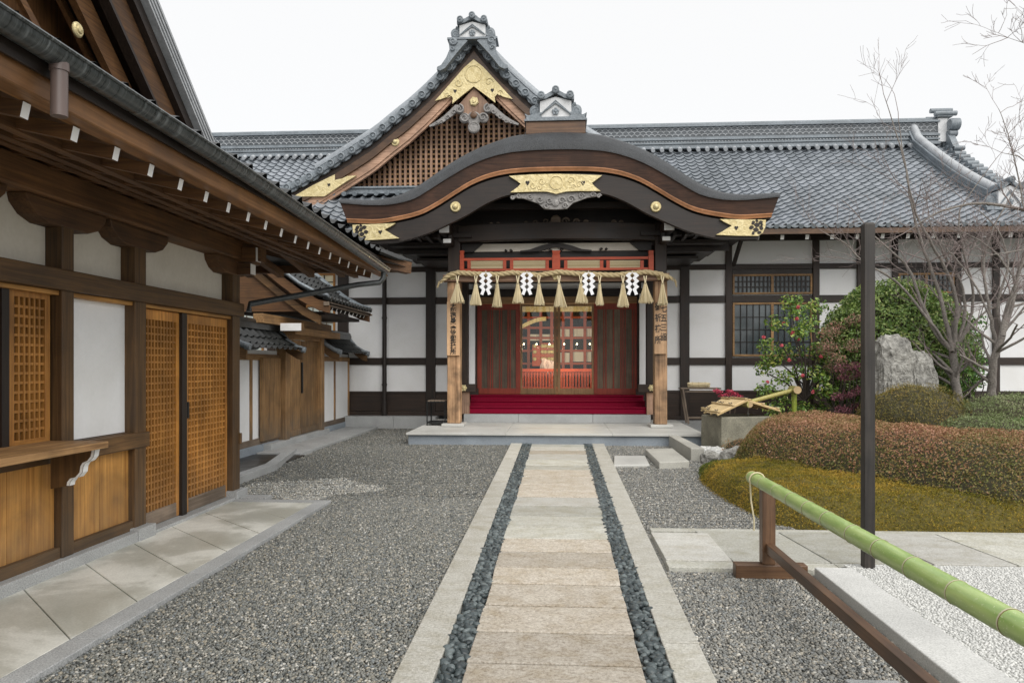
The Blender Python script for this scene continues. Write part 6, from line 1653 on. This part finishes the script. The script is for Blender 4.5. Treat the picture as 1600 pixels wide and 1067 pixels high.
def bare_tree(label, Y, stems_px, r0, seed, depth=3, twig=.7, per=7, name='bare_tree'):
    random.seed(seed); tk = MB(); t = None
    first_ = P(*stems_px[0][0][0][:2],Y); t = thing(name,label,'tree',(first_.x,Y,.3),'leafless trees beside the hall')
    cr = MB()
    for path_,ra,rb in [(a_,b_*.62,c_*.62) for a_,b_,c_ in stems_px]:
        dy0 = random.uniform(-.5,.5)
        pts = [P(q[0],q[1],Y+(q[2] if len(q)>2 else dy0*i/len(path_))) for i,q in enumerate(path_)]
        sm = []
        for i in range(len(pts)-1):
            a,b_ = pts[i],pts[i+1]; pa = pts[max(i-1,0)]; pb_ = pts[min(i+2,len(pts)-1)]
            for j in range(4):
                u = j/4; m1 = (b_-pa)*.5; m2 = (pb_-a)*.5
                sm.append((2*u**3-3*u*u+1)*a+(u**3-2*u*u+u)*m1+(-2*u**3+3*u*u)*b_+(u**3-u*u)*m2+Vector((random.gauss(0,.008),random.gauss(0,.008),0)))
        sm.append(pts[-1]); n = len(sm)
        (tk if ra > .035*.62 else cr).tube(sm,[lerp(ra,rb,i/(n-1)) for i in range(n)],10,0)
        for k in range(per):
            i = random.randint(int(n*.25),n-1); q = sm[i]; d = (sm[min(i+1,n-1)]-sm[max(i-1,0)]).normalized()
            side = Vector((random.gauss(0,1),random.gauss(0,.7),random.gauss(.2,.6))).normalized()
            branch(cr,q,d*.6+side,twig*random.uniform(.5,1.2),max(lerp(ra,rb,i/n)*.45,.005),depth-1,.10,.4)
        branch(cr,sm[-1],sm[-1]-sm[-2],twig,rb,depth-1,.12,.35)
    tk.build('trunk',M['barkw'],t,smooth=60); cr.build('crown',[M['barkw'],M['twig']],t,smooth=60)
    return t
bare_tree('leafless multi stemmed tree, left of the two trunks, rising behind the azaleas',13.4,[
 ([(1496,628),(1493,585),(1488,545)],.125,.10),
 ([(1488,548),(1462,520),(1440,470),(1420,420),(1395,395),(1360,362)],.07,.018),
 ([(1488,548),(1478,500),(1462,440),(1440,380),(1425,320),(1412,250),(1385,160)],.07,.010),
 ([(1490,545),(1496,480),(1478,420),(1450,370),(1432,335),(1418,280),(1404,190)],.06,.010),
 ([(1492,548),(1508,490),(1500,440),(1476,400),(1452,345)],.055,.014),
 ([(1494,540),(1516,500),(1520,450),(1505,390),(1500,330),(1540,270)],.05,.010),
 ([(1490,550),(1450,500),(1400,440),(1350,410),(1320,380),(1290,365)],.045,.010),
 ([(1492,545),(1530,495),(1570,470),(1610,440)],.04,.010)],.1,5,3,.8,8)
bare_tree('leafless tree with one leaning trunk, right of the two trunks',12.6,[
 ([(1550,628),(1551,590),(1553,560),(1566,525)],.11,.085),
 ([(1566,525),(1580,480),(1588,440),(1600,400),(1615,350)],.065,.03),
 ([(1558,545),(1548,500),(1540,450),(1538,400),(1560,340),(1590,290)],.055,.010),
 ([(1566,525),(1560,470),(1575,410),(1560,360),(1530,330)],.045,.010),
 ([(1580,480),(1612,470),(1660,450)],.04,.01),
 ([(1548,500),(1520,440),(1490,400),(1470,380)],.03,.008),
 ([(1588,440),(1560,400),(1520,370),(1490,360)],.03,.008)],.1,8,3,.75,9)
bare_tree('leafless tree outside the right edge reaching in with a long lichened limb',11.2,[
 ([(1760,700),(1750,600),(1740,480),(1720,400)],.12,.08),
 ([(1720,400),(1680,350),(1600,328),(1540,318),(1500,322),(1460,335),(1420,360)],.055,.012),
 ([(1600,328),(1590,270),(1575,210),(1560,170)],.02,.006),
 ([(1735,450),(1720,300),(1700,180),(1680,110)],.04,.008),
 ([(1690,130),(1640,90),(1560,52)],.010,.004),
 ([(1720,400),(1650,380),(1600,390),(1540,400)],.03,.008),
 ([(1700,380),(1650,300),(1600,250),(1570,240)],.03,.006)],.1,12,3,.5,7)
random.seed(99)
# ------------------------------------------------------------------ stone basin, bamboo lid and spout
bc = Vector((2.80,12.89)); u_ = Vector((.966,.258)); v_ = Vector((-.258,.966))
bs_t = thing('stone_basin','square weathered granite water basin beside the platform','water basin',(3.2,13.3,0))
def bp(a,b_,z): q = bc+u_*a+v_*b_; return (q.x,q.y,z)
b = MB(); wdt, dpt, hh_ = .98,.78,.60
n_ = 6
def ringz(z,ins=0): return [bp(ins,ins,z),bp(wdt-ins,ins,z),bp(wdt-ins,dpt-ins,z),bp(ins,dpt-ins,z)]
b.loft([ringz(-.05),ringz(.2,-.004),ringz(hh_-.02),ringz(hh_,.015),ringz(hh_,.09),ringz(hh_-.25,.12)],True,True)
b.build('bowl',M['basin_stone'],bs_t,bevel=.012)
wt = MB(); wt.add(ringz(hh_-.06,.10),[(0,1,2,3)])
wm,ns,ls,bs = new_mat('still_water'); bs.inputs['Base Color'].default_value=(.01,.014,.012,1); bs.inputs['Roughness'].default_value=.03; M['water']=wm
wt.build('water',M['water'],bs_t)
lid = thing('basin_cover','split bamboo cover of sloping panels lying over the stone basin','cover',(3.2,13.3,hh_))
zr = hh_+.31; zl = hh_+.06
def panel(a0,a1,z0,z1,b0,b1,name):
    d = MB(); m_ = 11
    for i in range(m_):
        f0,f1 = lerp(b0,b1,i/m_)+.004,lerp(b0,b1,(i+1)/m_)-.004
        p,q = Vector(bp(a0,(f0+f1)/2,z0)),Vector(bp(a1,(f0+f1)/2,z1)); d.beam(p,q,f1-f0,.016)
    d.build('slat_panel',M['bamboo_lid'],lid,bevel=.003)
    c = MB()
    for t in (.06,.52,.94):
        p,q = Vector(bp(lerp(a0,a1,t),b0-.02,lerp(z0,z1,t)+.02)),Vector(bp(lerp(a0,a1,t),b1+.02,lerp(z0,z1,t)+.02)); c.beam(p,q,.05,.022)
    for t in (b0,b1,(b0+b1)/2):
        p,q = Vector(bp(a0,t,z0-.02)),Vector(bp(a1,t,z1-.02)); c.beam(p,q,.035,.03)
    c.build('batten',M['bamboo_lid'],lid,bevel=.004)
    kn = MB()
    for t in (.06,.52,.94):
        for bb_ in (b0+.1,b1-.1):
            p = Vector(bp(lerp(a0,a1,t),bb_,lerp(z0,z1,t)+.035))
            kn.tube([p+Vector((-.03,0,.02)),p,p+Vector((.03,0,.02))],.008,5); kn.cyl(p+Vector((0,-.03,-.02)),p+Vector((0,.03,-.005)),.012,6)
    kn.build('knot',M['black'],lid)
m,ns,ls,bs = new_mat('split_bamboo'); M['bamboo_lid'] = island('split_bamboo',[(0,(.50,.36,.17)),(1,(.72,.56,.32))],.6)
panel(-.10,.47,zl+.0,zr,-.04,.46,'l'); panel(.02,.47,zl+.02,zr-.02,.47,.82,'l'); panel(1.12,.50,zl+.05,zr-.02,.02,.78,'r')
rpz = MB(); rpz.cyl(bp(.52,-.02,zr-.10),bp(.52,.82,zr-.10),.055,14,0); rpz.lathe(bp(.52,-.025,zr-.10),(-v_.x*-1,-v_.y,0),[(.05,0),(.05,.004),(.035,.004)],14,1)
rpz.build('ridge_pole',[M['bamboo_yellow'],M['cutwood']],lid,smooth=40)
spo = thing('bamboo_spout','bamboo water spout on a green bamboo post pouring into the basin','water spout',(P(1241,665,14.1).x,14.1,.2))
p = P(1241,665,14.1); zt_ = P(1241,614,14.1).z
b = MB(); b.cyl((p.x,14.1,.15),(p.x,14.1,zt_),.047,16); b.cyl((p.x,14.1,.95),(p.x,14.1,.962),.05,16); b.build('post',M['bamboo_post'],spo,smooth=40)
hd = P(1243.5,609,14.0)
b = MB(); b.cyl((hd.x,13.9,hd.z),(hd.x,14.25,hd.z),.072,18,0); b.lathe((hd.x,13.9,hd.z),(0,-1,0),[(.070,.001),(.070,.004),(.055,.004),(.05,-.01)],18,1); b.build('head',[M['bamboo_yellow'],M['cutwood']],spo,smooth=40)
e0, e1 = P(1238,610,14.05), P(1174,627,13.6)
b = MB(); b.tube([e0,e0.lerp(e1,.5),e1],[.042,.040,.038],14); b.tube([e0.lerp(e1,.48),e0.lerp(e1,.5)],[.044,.044],14); b.build('pipe',M['bamboo_yellow'],spo,smooth=40)
wm,ns,ls,bs = new_mat('running_water'); bs.inputs['Base Color'].default_value=(.8,.85,.85,1); bs.inputs['Roughness'].default_value=.08; bs.inputs['Transmission Weight'].default_value=.6
b = MB(); b.tube([e1+Vector((-.01,0,-.01)),e1+Vector((-.035,0,-.04)),e1+Vector((-.055,0,-.13)),e1+Vector((-.06,0,-.26))],[.010,.009,.008,.009],8); b.build('water_stream',wm,spo,smooth=60)
q = jitter_grid(2.3,2.9,11.7,13.0,.045,lambda x,y:(x>2.36)&(x<2.8)); q[:,2]=.06
wp_ = pebbles('white_pebbles',q,.032,M['white_gravel'],2,.7,.15); tag(wp_,'white pebbles spread beside the stone basin','pebbles',None,'stuff')
# upright granite slab and step stones right of the path
us = MB(); us.add([(2.03,13.75,-.05),(2.21,13.75,-.05),(2.27,11.65,-.05),(2.06,11.65,-.05),(2.03,13.75,.20),(2.21,13.75,.20),(2.27,11.65,.20),(2.06,11.65,.20)],[(3,2,1,0),(4,5,6,7),(0,1,5,4),(1,2,6,5),(2,3,7,6),(3,0,4,7)])
tag(us.build('upright_slab',M['kerb_stone'],bevel=.012),'upright granite slab edging the basin at the platform corner','stone slab')
a,b1,c_,d_ = G(960,712,.03),G(1008,712,.03),G(1015,726,.03),G(959,727,.03)
ss = MB(); ss.add([(q.x,q.y,-.03) for q in (a,b1,c_,d_)]+[(q.x,q.y,.035) for q in (a,b1,c_,d_)],[(0,1,2,3),(7,6,5,4),(0,4,5,1),(1,5,6,2),(2,6,7,3),(3,7,4,0)])
tag(ss.build('step_stone',M['pale_stone'],bevel=.01),'small flat pale step stone right beside the path','step stone','step stones before the basin')
a,b1,c_,d_ = G(1008,701,.10),G(1051,700,.10),G(1077,720,.10),G(1030,722,.10)
ss = MB(); ss.add([(q.x,q.y,-.03) for q in (a,b1,c_,d_)]+[(q.x,q.y,.10) for q in (a,b1,c_,d_)],[(0,1,2,3),(7,6,5,4),(0,4,5,1),(1,5,6,2),(2,6,7,3),(3,7,4,0)])
tag(ss.build('step_stone',M['kerb_stone'],bevel=.012),'thicker raised step stone against the upright granite slab','step stone','step stones before the basin')
a = G(1322,1062,.05); ss = MB().box(a.x,a.x+.24,a.y-.5,a.y+.02,-.05,.05)
tag(ss.build('granite_block',M['granite'],bevel=.01),'low granite block at the bottom edge beside the barrier rail','stone block')

# ------------------------------------------------------------------ dark post
p0 = G(1356,897)
ps = MB(); ps.box(-.037,.037,-.037,.037,0,2.50); ps.add([(-.037,-.037,2.5),(.037,-.037,2.5),(.037,.037,2.5),(-.037,.037,2.5),(-.03,-.03,2.515),(.03,-.03,2.515),(.03,.03,2.515),(-.03,.03,2.515)],[(0,1,5,4),(1,2,6,5),(2,3,7,6),(3,0,4,7),(4,5,6,7)])
M['post_dark'] = wood('dark_weathered_post',(.022,.018,.015),(.075,.062,.052),'z',.55,.8,.6)
ps.v = [(v[0]+p0.x,v[1]+p0.y,v[2]) for v in ps.v]
tag(ps.build('wooden_post',M['post_dark'],None,origin=(p0.x,p0.y,0),bevel=.004),'tall slim dark wooden post rising from the white gravel','post')
# ------------------------------------------------------------------ bamboo barrier
br = thing('bamboo_barrier','low barrier with a thick green bamboo pole on a brown wooden stand','barrier',(1.47,5.3,0))
by = 5.30
b = MB(); b.box(1.24,1.735,by-.05,by+.05,.002,.10); b.build('foot',M['stain_x'],br,bevel=.006)
b = MB(); b.box(1.425,1.515,by-.045,by+.045,.102,.635); b.build('post',M['stain_z'],br,bevel=.005)
b = MB(); b.box(1.447,1.503,.2,by-.046,.185,.25); b.build('rail',M['stain_y'],br,bevel=.004)
b = MB(); b.box(1.24,1.735,.1,.2,.002,.10); b.build('foot',M['stain_x'],br,bevel=.006)
b = MB(); b.box(1.425,1.515,.105,.195,.102,.62); b.build('post',M['stain_z'],br,bevel=.005)
A0, A1 = Vector((1.395,5.42,.688)), Vector((1.475,-.2,.672))
pts,rad = [],[]; L = (A1-A0).length; d = (A1-A0)/L
s_ = 0; nodes = []; x = .30
while x < L: nodes.append(x); x += random.uniform(.27,.34)
stp = [i*.02 for i in range(int(L/.02)+1)]
for s in stp:
    r = .044+.004*s/L; dn = min(abs(s-q) for q in nodes)
    r += .0016*exp(-(dn/.010)**2)-.0010*exp(-((dn-.03)/.02)**2)
    pts.append(A0+d*s); rad.append(r)
bo = MB(); bo.tube(pts,rad,20)
nr = bo
for q in nodes:
    c = A0+d*q; r = .0462+.004*q/L; nr.tube([c-d*.004,c+d*.002],[r,r],20,1); nr.tube([c+d*.0025,c+d*.0045],[r-.0008,r-.0008],20,2)
M['node'] = plain('bamboo_node_ring',(.52,.50,.34),.6); bo.build('bamboo_pole',[M['bamboo'],M['node'],M['office_x']],br,smooth=60)
ec = MB(); ec.lathe(A0-d*.001,-d,[(.046,0),(.046,.003),(.036,.003),(.034,-.012)],18); ec.build('cut_end',M['cutwood'],br,smooth=40)
tie = MB(); c = A0+d*.13
tie.tube([c+Vector((.053*cos(a),0,.053*sin(a))) for a in [pi*j/8 for j in range(-1,10)]]+[Vector((c.x-.048,c.y-.02,.55)),Vector((c.x-.035,c.y-.05,.42)),Vector((c.x-.03,c.y-.03,.34))],.006,6)
M['cord'] = plain('pale_cord',(.62,.55,.36),.8); tie.build('cord_tie',M['cord'],br,smooth=60)

# ------------------------------------------------------------------ small things by the porch
rk = thing('umbrella_rack','black metal rack beside the left porch pillar','rack',(P(682,660,15.6).x,15.6,.217))
xa, xb = P(668,660,15.5).x, P(696,660,15.5).x; y0,y1 = 15.45,15.95; z0,z1 = .217,P(680,627,15.5).z
b = MB()
for x in (xa,xb):
    for y in (y0,y1): b.box(x-.012,x+.012,y-.012,y+.012,z0,z1)
for z in (z0+.06,z1-.012):
    for y in (y0,y1): b.box(xa,xb,y-.011,y+.011,z-.012,z+.012)
    for x in (xa,xb): b.box(x-.011,x+.011,y0,y1,z-.0125,z+.0125)
b.build('frame',M['ironwork'],rk)
b = MB()
for i in range(5): b.box(lerp(xa,xb,(i+.15)/5),lerp(xa,xb,(i+.85)/5),y0,y1,z1+.001,z1+.02)
b.build('slat',M['grey_y'],rk); b = MB().box(xa+.02,xb-.02,y0+.02,y1-.02,z0+.052,z0+.064); b.build('tray',M['ironwork'],rk)
bn = thing('bench','slim grey trestle bench against the hall wall right of the porch','bench',(P(1095,655,16.6).x,16.6,.2))
xa, xb = P(1064,606,16.4).x, P(1127,606,16.4).x; zt_ = P(1095,606,16.4).z
b = MB(); b.box(xa,xb,16.4,16.75,zt_-.03,zt_); b.build('seat',M['grey_x'],bn,bevel=.005)
for x,s in ((xa+.05,1),(xb-.05,-1)):
    for y in (16.42,16.72): b = MB(); b.beam((x,y,zt_-.03),(x+.12*s if s>0 else x,y,.2),.035,.035); b.build('leg',M['grey_z'],bn)
b = MB(); b.box(xa+.2,xb-.05,16.70,16.73,.30,.34); b.build('stretcher',M['grey_x'],bn); b = MB(); b.box(xa+.1,xb-.05,16.44,16.47,zt_-.10,zt_-.06); b.build('stretcher',M['grey_x'],bn)
bd = MB(); x0,x1 = P(1076,603,16.5).x,P(1109,603,16.5).x
for k_ in range(160):
    a = random.random()*2*pi; r = .055*sqrt(random.random()); y = 16.55+r*cos(a)*1.4; z = zt_+.06+r*sin(a)
    bd.tube([(x0+random.uniform(-.02,.04),y,z),((x0+x1)/2,y+.005,z*1+.004*sin(k_)),(x1+random.uniform(-.05,.02),y,z)],.005,4)
for t in (.2,.5,.8): x = lerp(x0,x1,t); bd.tube([(x,16.55+.085*cos(a),zt_+.06+.062*sin(a)) for a in [j*pi/7 for j in range(15)]],.008,5)
tag(bd.build('straw_bundle',M['straw'],None,origin=(x0,16.55,zt_)),'tied straw bundle lying on the trestle bench','straw bundle')
